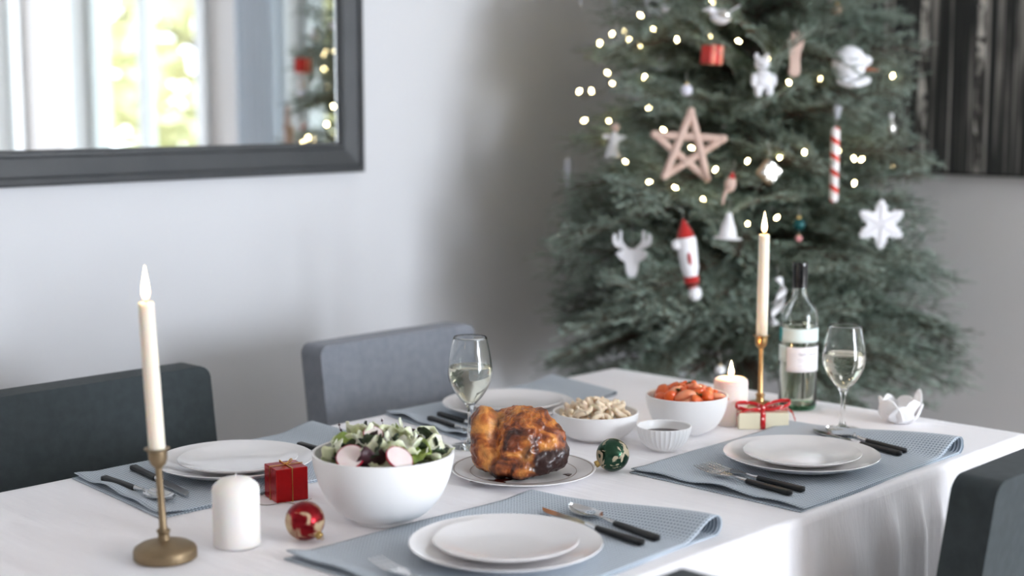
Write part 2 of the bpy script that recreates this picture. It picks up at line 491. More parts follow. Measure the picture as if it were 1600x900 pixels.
# ------------------------------------------------------------------ mirror on the left wall
mx1, mz0, mx0, mz1, fwid = 2.517, 1.182, 0.75, 2.12, 0.078
t = thing('wall_mirror', 'large wall mirror with wide charcoal frame on white wall', 'mirror', ((mx0 + mx1) / 2, YW, mz0))
def frame_rail(p0, p1, inward):
    """moulded profile swept between mitred corners; coordinates on the wall (x, z) relative to root"""
    prof = [(0.0, 0.002), (0.0, 0.026), (0.006, 0.032), (0.016, 0.033), (0.022, 0.026), (0.060, 0.020), (0.064, 0.024), (0.072, 0.024), (0.078, 0.012), (0.078, 0.002)]
    mb = MB(); vv = []
    d = Vector(p1) - Vector(p0); d.normalize(); n = Vector(inward)
    for (off, dep) in prof:
        a = Vector(p0) + n * off + d * off; b = Vector(p1) + n * off - d * off
        vv += [(a.x, -dep, a.y), (b.x, -dep, b.y)]
    k = len(prof)
    ff = [(2 * i, 2 * i + 1, 2 * ((i + 1) % k) + 1, 2 * ((i + 1) % k)) for i in range(k)]
    ff += [tuple(range(0, 2 * k, 2)), tuple(reversed(range(1, 2 * k, 2)))]
    return mb.add(vv, ff)
hw, hh = (mx1 - mx0) / 2, mz1 - mz0
frame_rail((-hw, 0), (hw, 0), (0, 1)).build('frame_rail', m_mframe, t, smooth=25)
frame_rail((hw, hh), (-hw, hh), (0, -1)).build('frame_rail', m_mframe, t, smooth=25)
frame_rail((hw, 0), (hw, hh), (-1, 0)).build('frame_stile', m_mframe, t, smooth=25)
frame_rail((-hw, hh), (-hw, 0), (1, 0)).build('frame_stile', m_mframe, t, smooth=25)
MB().box((0, -0.007, hh / 2), (2 * hw - 0.12, 0.008, hh - 0.12)).build('mirror_glass', m_mirror, t, smooth=0)

# ------------------------------------------------------------------ birch painting on the right wall
def birch_material():
    m = bpy.data.materials.new('birch_forest_print'); m.use_nodes = True
    nt = m.node_tree; b = nt.nodes['Principled BSDF']; b.inputs['Roughness'].default_value = 0.6
    tc = nt.nodes.new('ShaderNodeTexCoord')
    def noise(scale, detail=2.0, dist=0.0):
        mp = nt.nodes.new('ShaderNodeMapping'); mp.inputs['Scale'].default_value = scale
        nt.links.new(tc.outputs['Object'], mp.inputs['Vector'])
        n = nt.nodes.new('ShaderNodeTexNoise'); n.inputs['Scale'].default_value = 1; n.inputs['Detail'].default_value = detail
        n.inputs['Distortion'].default_value = dist
        nt.links.new(mp.outputs[0], n.inputs['Vector']); return n.outputs['Fac']
    def rng_(s, a, c, lo=0.0, hi=1.0):
        r = nt.nodes.new('ShaderNodeMapRange'); r.inputs['From Min'].default_value = a; r.inputs['From Max'].default_value = c
        r.inputs['To Min'].default_value = lo; r.inputs['To Max'].default_value = hi
        nt.links.new(s, r.inputs['Value']); return r.outputs[0]
    def mul(a, c):
        r = nt.nodes.new('ShaderNodeMath'); r.operation = 'MULTIPLY'
        nt.links.new(a, r.inputs[0]); nt.links.new(c, r.inputs[1]); return r.outputs[0]
    def mixc(f, A, B):
        x = nt.nodes.new('ShaderNodeMix'); x.data_type = 'RGBA'
        nt.links.new(f, x.inputs['Factor'])
        for key, val in (('A', A), ('B', B)):
            if isinstance(val, tuple): x.inputs[key].default_value = val
            else: nt.links.new(val, x.inputs[key])
        return x.outputs['Result']
    thin = rng_(noise((1, 62, 0.7), 2), 0.50, 0.62)
    thinv = rng_(noise((1, 30, 3.0), 4), 0.35, 0.7)
    c1 = mixc(mul(thin, thinv), rgb(36, 38, 38), rgb(176, 172, 166))
    wide = rng_(noise((1, 17, 0.25), 1), 0.565, 0.60)
    bark = rng_(noise((1, 26, 9), 5, 0.6), 0.40, 0.60)
    knots = rng_(noise((1, 30, 22), 3, 1.0), 0.37, 0.46)
    trunk = mixc(mul(bark, knots), rgb(60, 58, 56), rgb(226, 222, 214))
    c2 = mixc(wide, c1, trunk)
    nt.links.new(c2, b.inputs['Base Color'])
    return m
m_birch = birch_material()
m_pedge = material('black_canvas_edge', rgb(20, 21, 22), 0.7, bump=(200, 0.1, 0.001))
t = thing('canvas_painting', 'dark canvas print of birch trunks on the grey wall behind the tree', 'painting', (XW, 2.12, 1.155))
MB().box((-0.018, 0, 0.475), (0.034, 1.30, 0.95)).build('canvas_edge', m_pedge, t, bevel=0.003, smooth=0)
MB().box((-0.0365, 0, 0.475), (0.002, 1.285, 0.935)).build('canvas', m_birch, t, smooth=0)

# ------------------------------------------------------------------ dining chairs
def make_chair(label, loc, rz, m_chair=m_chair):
    t = thing('dining_chair', label, 'chair', loc, rz, 'upholstered chairs around the table')
    W = 0.455
    # backrest: outline in x/z with rounded top corners, leaning backwards (+y)
    pts = []
    R = 0.024; z0, z1 = 0.40, 0.855
    pts += [(-W / 2 + 0.01, z0), (W / 2 - 0.01, z0)]
    for k in range(7):
        a = k / 6 * PI / 2
        pts.append((W / 2 - R + R * math.cos(a), z1 - R + R * math.sin(a)))
    for k in range(7):
        a = PI / 2 + k / 6 * PI / 2
        pts.append((-W / 2 + R + R * math.cos(a), z1 - R + R * math.sin(a)))
    rows = 12
    # build as a grid over x (columns) with the outline's top profile
    mb = MB()
    def top(x):
        e = abs(x) - (W / 2 - R)
        return z1 - (R - math.sqrt(max(R * R - e * e, 0))) if e > 0 else z1
    xs = [-W / 2] + [-W / 2 + R * (1 - math.cos(a * PI / 12)) for a in range(1, 6)] + list(np.linspace(-W / 2 + R, W / 2 - R, 14)) + \
         [W / 2 - R * (1 - math.cos(a * PI / 12)) for a in range(5, 0, -1)] + [W / 2]
    def lean(z): return 0.18 + 0.06 * (z - 0.40) / 0.455
    TH = 0.066
    nx = len(xs); vv = []
    for side in (0, 1):
        for x in xs:
            for j in range(rows + 1):
                z = z0 + (top(x) - z0) * j / rows
                bulge = 0.006 * math.sin(PI * (x + W / 2) / W) * math.sin(PI * j / rows)
                vv.append((x, lean(z) - bulge if side == 0 else lean(z) + TH, z))
    ff = []
    S = nx * (rows + 1)
    for i in range(nx - 1):
        for j in range(rows):
            a = i * (rows + 1) + j; b = a + rows + 1
            ff.append((a, b, b + 1, a + 1)); ff.append((S + a, S + a + 1, S + b + 1, S + b))
        a = i * (rows + 1); b = a + rows + 1
        ff.append((a + rows, b + rows, S + b + rows, S + a + rows)); ff.append((a, S + a, S + b, b))
    for j in range(rows):
        ff.append((j, j + 1, S + j + 1, S + j)); q = (nx - 1) * (rows + 1) + j
        ff.append((q, S + q, S + q + 1, q + 1))
    mb.add(vv, ff)
    mb.build('backrest', m_chair, t, bevel=0.013, smooth=50)
    MB().grid(20, 20, lambda u, v: (W * (u - 0.5), -0.24 + 0.43 * v, 0.462 + 0.012 * (math.sin(PI * u) * math.sin(PI * v)) ** 0.5)).build('seat_top', m_chair, t)
    MB().box((0, -0.025, 0.415), (W, 0.43, 0.094)).build('seat', m_chair, t, bevel=0.015, smooth=50)
    for sx in (-1, 1):
        for (y, dy) in ((-0.205, 0.0), (0.18, 0.05)):
            lb = MB(); a, b = 0.020, 0.014
            lb.add([(sx * 0.195 - a, y - a, 0.372), (sx * 0.195 + a, y - a, 0.372), (sx * 0.195 + a, y + a, 0.372), (sx * 0.195 - a, y + a, 0.372),
                    (sx * 0.195 - b, y + dy - b, 0.0), (sx * 0.195 + b, y + dy - b, 0.0), (sx * 0.195 + b, y + dy + b, 0.0), (sx * 0.195 - b, y + dy + b, 0.0)],
                   [(0, 1, 2, 3), (7, 6, 5, 4), (0, 4, 5, 1), (1, 5, 6, 2), (2, 6, 7, 3), (3, 7, 4, 0)])
            lb.build('leg', m_leg, t, bevel=0.003, smooth=0)
    return t
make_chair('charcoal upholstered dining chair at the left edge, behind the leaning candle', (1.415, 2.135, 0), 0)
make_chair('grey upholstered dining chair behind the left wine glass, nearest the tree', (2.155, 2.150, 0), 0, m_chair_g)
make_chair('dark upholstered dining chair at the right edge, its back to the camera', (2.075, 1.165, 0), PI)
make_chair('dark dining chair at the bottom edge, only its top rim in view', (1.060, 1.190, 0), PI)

# ------------------------------------------------------------------ table and cloth
TX0, TX1, TY0, TY1, TZ = 0.72, 2.605, 1.16, 2.155, 0.75
t = thing('dining_table', 'rectangular wooden dining table hidden under the white cloth', 'table', ((TX0 + TX1) / 2, (TY0 + TY1) / 2, 0))
MB().box((0, 0, 0.728), (TX1 - TX0 - 0.012, TY1 - TY0 - 0.012, 0.030)).build('tabletop', m_tablewood, t, bevel=0.004, smooth=0)
for sx in (-1, 1):
    for sy in (-1, 1):
        MB().box((sx * 0.905, sy * 0.43, 0.3565), (0.06, 0.06, 0.713)).build('leg', m_tablewood, t, bevel=0.004, smooth=0)

def tablecloth():
    nx, ny = 170, 88
    L, Wd = TX1 - TX0, TY1 - TY0
    verts, uvs, faces = [], [], []
    def wz(x, y):
        n = mnoise.noise((x * 17, y * 1.6, 3.1)); r = max(0.0, 1 - abs(n) * 5)
        n2 = mnoise.noise((x * 9 + 5, y * 2.2, 8.4)); r2 = max(0.0, 1 - abs(n2) * 7)
        k = 1.0 + 1.6 * smooth01((1.35 - x) / 0.4)
        e = min(x - TX0, TX1 - x, y - TY0, TY1 - y)
        return TZ - 0.0004 - 0.0017 * k * (0.55 * r + 0.45 * r2) * smooth01(e / 0.05)
    for i in range(nx + 1):
        for j in range(ny + 1):
            x, y = TX0 + L * i / nx, TY0 + Wd * j / ny
            verts.append((x, y, wz(x, y))); uvs.append((x, y))
    I = lambda i, j: i * (ny + 1) + j
    for i in range(nx):
        for j in range(ny):
            faces.append((I(i, j), I(i + 1, j), I(i + 1, j + 1), I(i, j + 1)))
    loop = [(i, 0) for i in range(nx)] + [(nx, j) for j in range(ny)] + [(i, ny) for i in range(nx, 0, -1)] + [(0, j) for j in range(ny, 0, -1)]
    rows = [0.004, 0.009, 0.016, 0.026] + list(np.linspace(0.04, 0.245, 18))
    prev = [I(i, j) for i, j in loop]
    base = [Vector(verts[k]) for k in prev]
    for s in rows:
        cur = []
        for q, (i, j) in enumerate(loop):
            p = base[q]
            nrm = Vector(((-1 if i == 0 else 0) + (1 if i == nx else 0), (-1 if j == 0 else 0) + (1 if j == ny else 0), 0))
            # pleats: stronger towards the far end of the long side
            c = p.x if nrm.y else p.y + 9
            k = 0.30 + 0.9 * smooth01((p.x - 1.75) / 0.35) if nrm.y else 0.8
            wv = 0.5 + 0.5 * math.sin(c * 74 + 2.2 * math.sin(c * 11) + 1.3 * mnoise.noise((c * 6, s * 3, 2)))
            wv = wv ** 1.6 + 0.35 * mnoise.noise((c * 30, s * 5, 1))
            d = 0.004 * smooth01(s / 0.01) + 0.016 * k * wv * smooth01(s / 0.10) + 0.008 * s / 0.25
            if nrm.x and nrm.y: d *= 1.3; nrm.normalize()
            verts.append((p.x + nrm.x * d, p.y + nrm.y * d, p.z - s + 0.001))
            uvs.append((p.x if not (i in (0, nx)) else p.y, (TY0 - s) if j == 0 else (TY1 + s if j == ny else TX1 + s)))
            cur.append(len(verts) - 1)
        n = len(loop)
        for q in range(n):
            faces.append((cur[q], cur[(q + 1) % n], prev[(q + 1) % n], prev[q]))
        prev = cur
    me = bpy.data.meshes.new('tablecloth')
    me.from_pydata(verts, [], faces)
    ul = me.uv_layers.new(name='UVMap')
    idx = np.empty(len(me.loops), dtype=np.int32); me.loops.foreach_get('vertex_index', idx)
    ul.data.foreach_set('uv', np.array(uvs)[idx].ravel())
    me.materials.append(m_cloth)
    me.polygons.foreach_set('use_smooth', [True] * len(me.polygons))
    me.update()
    return tag(link('tablecloth', me), 'white pleated tablecloth draped over the dining table', 'tablecloth')
tablecloth()

# ------------------------------------------------------------------ place mats (folded waffle cloths)
def placemat(label, c00, c10, c11, c01, puff, seed):
    """corners: c00 = -X/-Y, c10 = +X/-Y, c11 = +X/+Y, c01 = -X/+Y ; folded edge at +X"""
    L = (Vector(c10) - Vector(c00)).length; Wd = (Vector(c01) - Vector(c00)).length
    N, ny = 56, 44
    verts, uvs = [], []
    prof = []
    for i in range(N + 1): prof.append((i / N, 0))
    for k in range(1, 8): prof.append((1.0, k / 8))
    for i in range(N, -1, -1): prof.append((i / N, 1))
    ctr = (Vector(c00) + Vector(c10) + Vector(c11) + Vector(c01)) / 4
    up = 0.0042
    for a, (s, lay) in enumerate(prof):
        for j in range(ny + 1):
            v = j / ny
            r = puff(v)
            H = up + (2 * r - up) * smooth01((s - (1 - 0.16)) / 0.16)
            wav = 0.5 + 0.5 * math.sin(v * 13 + seed) * math.cos(v * 5 + seed * 2)
            open_ = smooth01((0.10 - s) / 0.10)
            z = 0.0009; sx = s
            if lay == 1:
                z = H + open_ * 0.009 * wav
                sx = s + 0.010 * open_
            elif lay > 0:
                ang = -PI / 2 + PI * lay
                z = H / 2 + H / 2 * math.sin(ang) + 0.0009 * (1 - lay); sx = 1 + (H / 2 * math.cos(ang)) / L
            elif s > 0.85:
                z = 0.0009
            ew = 0.006 * math.sin(s * 9 + seed) * (1 - 2 * v) * (1 if lay < 0.5 else 0.6) / Wd * 0.4
            vv = v + ew
            p0 = Vector(c00).lerp(Vector(c10), sx); p1 = Vector(c01).lerp(Vector(c11), sx)
            p = p0.lerp(p1, vv)
            verts.append((p.x - ctr.x, p.y - ctr.y, z))
            uvs.append(((s if lay < 0.5 else 2 - s) * L, vv * Wd))
    n = len(prof)
    faces = [(i * (ny + 1) + j, (i + 1) * (ny + 1) + j, (i + 1) * (ny + 1) + j + 1, i * (ny + 1) + j + 1) for i in range(n - 1) for j in range(ny)]
    me = bpy.data.meshes.new('placemat')
    me.from_pydata(verts, [], faces)
    ul = me.uv_layers.new(name='UVMap')
    idx = np.empty(len(me.loops), dtype=np.int32); me.loops.foreach_get('vertex_index', idx)
    ul.data.foreach_set('uv', np.array(uvs)[idx].ravel())
    me.materials.append(m_mat)
    me.polygons.foreach_set('use_smooth', [True] * len(me.polygons)); me.update()
    o = link('placemat', me, None, (ctr.x, ctr.y, TZ), solid=0.0013)
    return tag(o, label, 'placemat', 'folded blue-grey waffle place mats')
placemat('blue-grey waffle placemat nearest the camera, under the front plates', (1.205, 1.185), (1.675, 1.195), (1.655, 1.535), (1.185, 1.555), lambda v: 0.0045 + 0.0105 * smooth01(1 - v * 1.15), 0.4)
placemat('blue-grey waffle placemat at the right place, its corner puffed up', (1.862, 1.172), (2.375, 1.180), (2.365, 1.525), (1.872, 1.515), lambda v: 0.0045 + 0.0105 * smooth01(1 - v * 1.15), 1.9)
placemat('blue-grey waffle placemat beside the leaning candle, at the left place', (1.180, 1.842), (1.705, 1.84), (1.712, 2.150), (1.212, 2.150), lambda v: 0.0045 + 0.004 * v, 3.0)
placemat('blue-grey waffle placemat at the far place behind the chicken', (1.845, 1.885), (2.360, 1.945), (2.385, 2.150), (1.895, 2.150), lambda v: 0.0045 + 0.003 * v, 4.4)

# ------------------------------------------------------------------ plates
PZ = TZ + 0.0058
def plate_mesh(name, R, h, well):
    mb = MB()
    prof = [(0.0, 0.0012), (R * 0.50, 0.0012), (R * 0.52, 0.0), (R * 0.56, 0.0), (R * 0.60, 0.0022), (R * 0.80, h * 0.42), (R * 0.985, h - 0.002), (R, h - 0.0006), (R * 0.995, h + 0.0006),
            (R * 0.975, h), (R * 0.80, h * 0.42 + 0.0042), (R * 0.66, 0.0075), (R * 0.5, 0.0055), (0.0, 0.005)]
    mb.lathe(prof, 72)
    return mb.mesh(name, m_porc, 50)
me_big = plate_mesh('dinner_plate', 0.131, 0.021, 0.09)
me_small = plate_mesh('side_plate', 0.0985, 0.016, 0.07)
SETS = [((1.391, 1.336), (1.391, 1.336), 'nearest the camera'), ((2.098, 1.325), (2.096, 1.322), 'at the right place beside the two forks'),
        ((1.416, 1.984), (1.416, 1.974), 'at the left place behind the red gift'), ((2.064, 1.975), (2.078, 1.975), 'at the far place behind the pasta bowl')]
for (bx, by), (sx, sy), where in SETS:
    tag(link('dinner_plate', me_big, None, (bx, by, PZ)), 'large white plate under a smaller one, ' + where, 'plate', 'dinner plates')
    tag(link('side_plate', me_small, None, (sx, sy, PZ + 0.0082)), 'small white plate stacked on a larger one, ' + where, 'plate', 'side plates')

# ------------------------------------------------------------------ cutlery: local +Y runs from handle end to tip
def handle_mesh():
    mb = MB(); L = 0.098
    def fn(u, v):
        y = v * L; w = 0.0046 + 0.0022 * (1 - v) ; hgt = 0.0034 + 0.0008 * (1 - v)
        e = min(v, 1 - v) / 0.04; k = math.sqrt(max(0.02, 1 - (1 - min(e, 1)) ** 2))
        a = 2 * PI * u
        c, s = math.cos(a), math.sin(a)
        c = math.copysign(abs(c) ** 0.5, c); s = math.copysign(abs(s) ** 0.5, s)
        return (w * k * c, y, 0.0045 + hgt * k * s)
    mb.grid(16, 26, fn)
    return mb.mesh('handle', m_black, 60)
me_handle = handle_mesh()
def strip(pts, mi=0):
    """pts: (y, halfwidth, z, thickness, dish)"""
    mb = MB(); n = 8; vv, ff = [], []
    for (y, w, z, th, dish) in pts:
        for s in (1, -1):
            for k in range(n + 1):
                u = -1 + 2 * k / n
                vv.append((w * u, y, z + s * th / 2 + dish * (u * u)))
    row = 2 * (n + 1)
    for i in range(len(pts) - 1):
        a, b = i * row, (i + 1) * row
        for k in range(n):
            ff.append((a + k, b + k, b + k + 1, a + k + 1)); ff.append((a + n + 1 + k, a + n + 2 + k, b + n + 2 + k, b + n + 1 + k))
        ff.append((a, a + n + 1, b + n + 1, b)); ff.append((a + n, b + n, b + row - 1, a + row - 1))
    for a in (0, (len(pts) - 1) * row):
        for k in range(n):
            ff.append((a + k, a + k + 1, a + n + 2 + k, a + n + 1 + k))
    mb.add(vv, ff); return mb
def neck(mb):
    mb.tube([(0, 0.094, 0.0047), (0, 0.106, 0.0050), (0, 0.118, 0.0062)], [0.0042, 0.0032, 0.0026], 10); return mb
def spoon_head(L=0.2):
    pts = []
    for k in range(15):
        u = k / 14; y = 0.112 + (L - 0.112) * u
        w = 0.0022 + 0.0178 * max(0, math.sin(PI * min(1, max(0, (u - 0.18) / 0.82)) ** 0.85)) ** 0.75 if u > 0.18 else 0.0024
        if k == 14: w = 0.001
        z = 0.0062 - 0.0045 * math.sin(PI * min(1, max(0, (u - 0.1) / 0.9)))
        pts.append((y, w, z, 0.0012, 0.0045 if u > 0.2 else 0.0))
    return neck(strip(pts)).mesh('spoon_head', m_steel, 50)
def fork_head(L=0.205):
    mb = strip([(0.112, 0.0026, 0.0060, 0.002, 0), (0.125, 0.0034, 0.0062, 0.0018, 0), (0.137, 0.0095, 0.0050, 0.0015, 0.001), (0.150, 0.0118, 0.0042, 0.0014, 0.0015), (0.158, 0.0120, 0.0042, 0.0014, 0.0015)])
    for k in range(4):
        x = -0.0102 + 0.0068 * k
        mb.tube([(x, 0.156, 0.0052), (x, 0.172, 0.0052), (x * 0.97, 0.190, 0.0070), (x * 0.95, L, 0.0098)], [0.0015, 0.0015, 0.0013, 0.0006], 6)
    return neck(mb).mesh('fork_head', m_steel, 50)
def knife_blade(L=0.225):
    mb = MB(); n = 14; vv, ff = [], []
    for k in range(n + 1):
        u = k / n; y = 0.112 + (L - 0.112) * u
        w0 = -0.0035 - 0.0035 * smooth01(u / 0.2); w1 = 0.0045 + 0.0045 * smooth01(u / 0.25)
        if u > 0.7: q = (u - 0.7) / 0.3; w0 = w0 + (w1 - 0.0005 - w0) * q ** 2.2
        for z in (0.0036, 0.0052): vv += [(w0, y, z), (w1, y, z)]
    for k in range(n):
        a, b = 4 * k, 4 * k + 4
        ff += [(a, a + 1, b + 1, b), (a + 2, b + 2, b + 3, a + 3), (a, b, b + 2, a + 2), (a + 1, a + 3, b + 3, b + 1)]
    ff += [(0, 2, 3, 1), (4 * n, 4 * n + 1, 4 * n + 3, 4 * n + 2)]
    mb.add(vv, ff); return neck(mb).mesh('knife_blade', m_steel, 30)
me_spoon, me_fork, me_knife = spoon_head(), fork_head(), knife_blade()
def cutlery(kind, a, b, label):
    d = Vector(b) - Vector(a)
    t = thing(kind, label, kind, (a[0], a[1], TZ + 0.0056), math.atan2(d.y, d.x) - PI / 2, kind + 's at the place settings')
    link('handle', me_handle, t); link({'fork': 'fork_head', 'spoon': 'spoon_head', 'knife': 'knife_blade'}[kind], {'fork': me_fork, 'spoon': me_spoon, 'knife': me_knife}[kind], t)
cutlery('fork', (1.947, 1.222), (1.970, 1.43), 'black-handled fork at the right place, closer to the plate')
cutlery('fork', (1.916, 1.225), (1.945, 1.42), 'black-handled fork at the right place, farther from the plate')
cutlery('knife', (2.266, 1.231), (2.316, 1.43), 'black-handled knife right of the plate by the right wine glass')
cutlery('spoon', (2.290, 1.235), (2.338, 1.41), 'black-handled spoon right of the plate by the right wine glass')
cutlery('spoon', (1.231, 2.085), (1.231, 1.90), 'black-handled spoon by the leaning candle, outermost at the left place')
cutlery('knife', (1.303, 2.113), (1.266, 1.88), 'black-handled knife between the leaning candle and the left plate')
cutlery('fork', (1.597, 2.045), (1.597, 1.85), 'black-handled fork half hidden behind the salad bowl')
cutlery('spoon', (1.583, 1.226), (1.617, 1.41), 'black-handled spoon at the front place, bowl shining')
cutlery('knife', (1.551, 1.228), (1.580, 1.45), 'black-handled knife tucked between the front plate and the spoon')
cutlery('fork', (1.214, 1.235), (1.246, 1.437), 'fork at the bottom edge left of the front plate')
cutlery('knife', (1.947, 2.052), (1.915, 1.87), 'black-handled knife behind the left wine glass, closer to the far plate')
cutlery('spoon', (1.907, 2.037), (1.878, 1.885), 'black-handled spoon behind the left wine glass, farther from the far plate')
#PART2
# ------------------------------------------------------------------ candles
def flame_mesh(h, r):
    mb = MB()
    prof = [(0.0, 0.0), (r * 0.55, h * 0.04), (r * 0.92, h * 0.15), (r, h * 0.26), (r * 0.86, h * 0.42), (r * 0.58, h * 0.62), (r * 0.28, h * 0.82), (0.0, h)]
    return mb.lathe(prof, 16)
def lean_fn(k):          # lean towards the left of the picture
    d = (-math.sin(YAW) * k, math.cos(YAW) * k)
    return Matrix(((1, 0, d[0], 0), (0, 1, d[1], 0), (0, 0, 1, 0), (0, 0, 0, 1)))
def candlestick(label, loc, lean, hs, mat):
    t = thing('candlestick', label, 'candlestick', (loc[0], loc[1], TZ), 0, 'brass candlesticks')
    S = lean_fn(lean)
    MB().lathe([(0.0, 0), (0.040, 0), (0.0425, 0.002), (0.0425, 0.012), (0.041, 0.0155), (0.034, 0.020), (0.018, 0.0245), (0.0115, 0.026), (0.0, 0.026)], 48).build('base', mat, t)
    MB().lathe([(0.0, 0.025), (0.0085, 0.025), (0.0075, 0.033), (0.0078, 0.036), (0.0092, 0.0375), (0.0092, 0.0395), (0.0062, 0.041), (0.0050, 0.045), (0.0046, hs - 0.03), (0.0055, hs - 0.024), (0.0, hs - 0.022)], 24, M=S).build('stem', mat, t)
    MB().lathe([(0.0, hs - 0.026), (0.006, hs - 0.026), (0.0105, hs - 0.021), (0.0125, hs - 0.014), (0.0128, hs - 0.003), (0.0170, hs - 0.001), (0.0172, hs), (0.0125, hs), (0.0116, hs - 0.003), (0.0116, hs - 0.016), (0.0, hs - 0.017)], 32, M=S).build('candle_cup', mat, t)
    return t
def taper(label, loc, lean, zb, h, r, mat, fh, fr):
    k = (-math.sin(YAW) * lean, math.cos(YAW) * lean)
    t = thing('taper_candle', label, 'candle', (loc[0] + k[0] * zb, loc[1] + k[1] * zb, TZ + zb), 0, 'lit taper candles')
    S = lean_fn(lean)
    MB().lathe([(0.0, 0), (r * 0.98, 0), (r * 0.99, h * 0.5), (r * 0.93, h - 0.006), (r * 0.95, h - 0.002), (r * 0.86, h + 0.001), (r * 0.6, h - 0.001), (0.0, h - 0.0015)], 28, M=S,
               wob=lambda a, i: 1 + (0.03 * math.sin(a * 2 + 1) if i > 3 else 0)).build('wax', mat, t)
    wk = MB().tube([S @ Vector((0, 0, h - 0.002)), S @ Vector((0.0004, 0, h + 0.005)), S @ Vector((0.001, 0.0005, h + 0.009))], 0.0009, 6).build('wick', m_wick, t)
    p = S @ Vector((0, 0, h + 0.004))
    flame_mesh(fh, fr).build('flame', m_flame, wk, loc=p)
    lamp(t, (p.x, p.y, p.z + fh * 0.5))
def lamp(parent, loc):
    ld = bpy.data.lights.new('flame_light', 'POINT'); ld.energy = 0.8; ld.color = (1.0, 0.55, 0.22); ld.shadow_soft_size = 0.006
    lo = bpy.data.objects.new('flame_light', ld); COL.objects.link(lo); lo.parent = parent; lo.location = loc
candlestick('dull brass candlestick holding the leaning candle at left', (1.079, 1.675), 0.045, 0.152, m_brass)
taper('lit cream taper candle leaning left, at the left end of the table', (1.079, 1.675), 0.045, 0.136, 0.212, 0.0112, m_wax, 0.047, 0.0056)
candlestick('bright brass candlestick behind the ribboned box', (2.417, 1.624), 0.0, 0.157, m_brass2)
taper('lit upright taper candle left of the wine bottle', (2.417, 1.624), -0.004, 0.141, 0.214, 0.0112, m_wax, 0.042, 0.0054)
# pillar candles
t = thing('pillar_candle', 'unlit white pillar candle beside the leaning candlestick', 'candle', (1.184, 1.658, TZ), 0)
MB().lathe([(0.0, 0), (0.0315, 0), (0.0328, 0.0015), (0.0328, 0.078), (0.0315, 0.084), (0.0225, 0.0925), (0.012, 0.0955), (0.004, 0.0962), (0.0, 0.0955)], 48).build('wax', m_waxw, t)
MB().tube([(0, 0, 0.094), (0.0006, 0, 0.099), (0.002, 0.001, 0.1005)], 0.0009, 6).build('wick', m_waxw, t)
t = thing('pillar_candle', 'lit pillar candle glowing behind the orange vegetable bowl', 'candle', (2.304, 1.615, TZ), 0)
MB().lathe([(0.0, 0), (0.0315, 0), (0.0325, 0.0015), (0.0325, 0.080), (0.0312, 0.0855), (0.027, 0.0885), (0.020, 0.0882), (0.0, 0.0862)], 48).build('wax', m_waxp, t)
wk = MB().tube([(0, 0, 0.085), (0.0004, 0, 0.091), (0.0014, 0.0005, 0.0945)], 0.0009, 6).build('wick', m_wick, t)
flame_mesh(0.032, 0.0056).build('flame', m_flame, wk, loc=(0, 0, 0.091))
lamp(t, (0, 0, 0.107))

# ------------------------------------------------------------------ bowls
def bowl_profile(R, h, foot, th=0.0035, p=2.0, foot_h=0.004):
    out = [(0.0, foot_h * 0.6), (foot * 0.86, foot_h * 0.6), (foot * 0.9, 0.0), (foot, 0.0), (foot * 1.02, foot_h)]
    n = 14
    for k in range(1, n + 1):
        u = k / n; a = u * PI / 2
        r = foot + (R - foot) * math.sin(a) ** (2 / p); z = foot_h + (h - foot_h) * (1 - math.cos(a) ** (2 / p)) if u < 1 else h
        out.append((r, z))
    out.append((R - th * 0.4, h + 0.0008))
    inn = []
    for k in range(n, 0, -1):
        u = k / n; a = u * PI / 2
        r = foot * 0.8 + (R - th - foot * 0.8) * math.sin(a) ** (2 / p); z = foot_h + th + (h - foot_h - th) * (1 - math.cos(a) ** (2 / p)) if u < 1 else h - 0.0006
        inn.append((r, z))
    return out + inn + [(0.0, foot_h + th)]
tag(MB().lathe(bowl_profile(0.1045, 0.104, 0.044, 0.0045, 1.75, 0.006), 80).build('salad_bowl', m_porc_m, loc=(1.406, 1.600, TZ)), 'large white salad bowl, the biggest on the table', 'bowl')
tag(MB().lathe(bowl_profile(0.0785, 0.051, 0.036, 0.004, 2.0, 0.003), 72).build('serving_bowl', m_porc_m, loc=(2.026, 1.718, TZ)), 'white serving bowl of pale curled pieces behind the chicken', 'bowl')
tag(MB().lathe(bowl_profile(0.0765, 0.072, 0.033, 0.004, 1.9, 0.003), 72).build('serving_bowl', m_porc_m, loc=(2.183, 1.629, TZ)), 'white serving bowl of orange vegetables beside the lit pillar candle', 'bowl')
def flute(a, i): return 1 + (0.012 * (1 - 2 * abs(math.sin(a * 17)) ** 0.6) if 5 < i < 19 else 0)
t = thing('sauce_bowl', 'small fluted white dip bowl in front of the orange vegetables', 'bowl', (2.044, 1.575, TZ))
MB().lathe(bowl_profile(0.0488, 0.043, 0.024, 0.003, 1.65, 0.003), 170, wob=flute).build('fluted_bowl', m_porc_m, t)
m_sauce = material('dark_soy_sauce', rgb(40, 20, 10), 0.06, coat=0.3, bump=(30, 0.02, 0.001))
tag(MB().lathe([(0.0, 0), (0.036, 0), (0.0390, 0.0005), (0.0408, 0.0030), (0.0395, 0.0026), (0.0, 0.0026)], 48).build('sauce', m_sauce, loc=(2.044, 1.575, TZ + 0.0258)), 'dark brown sauce in the small fluted dip bowl', 'sauce')

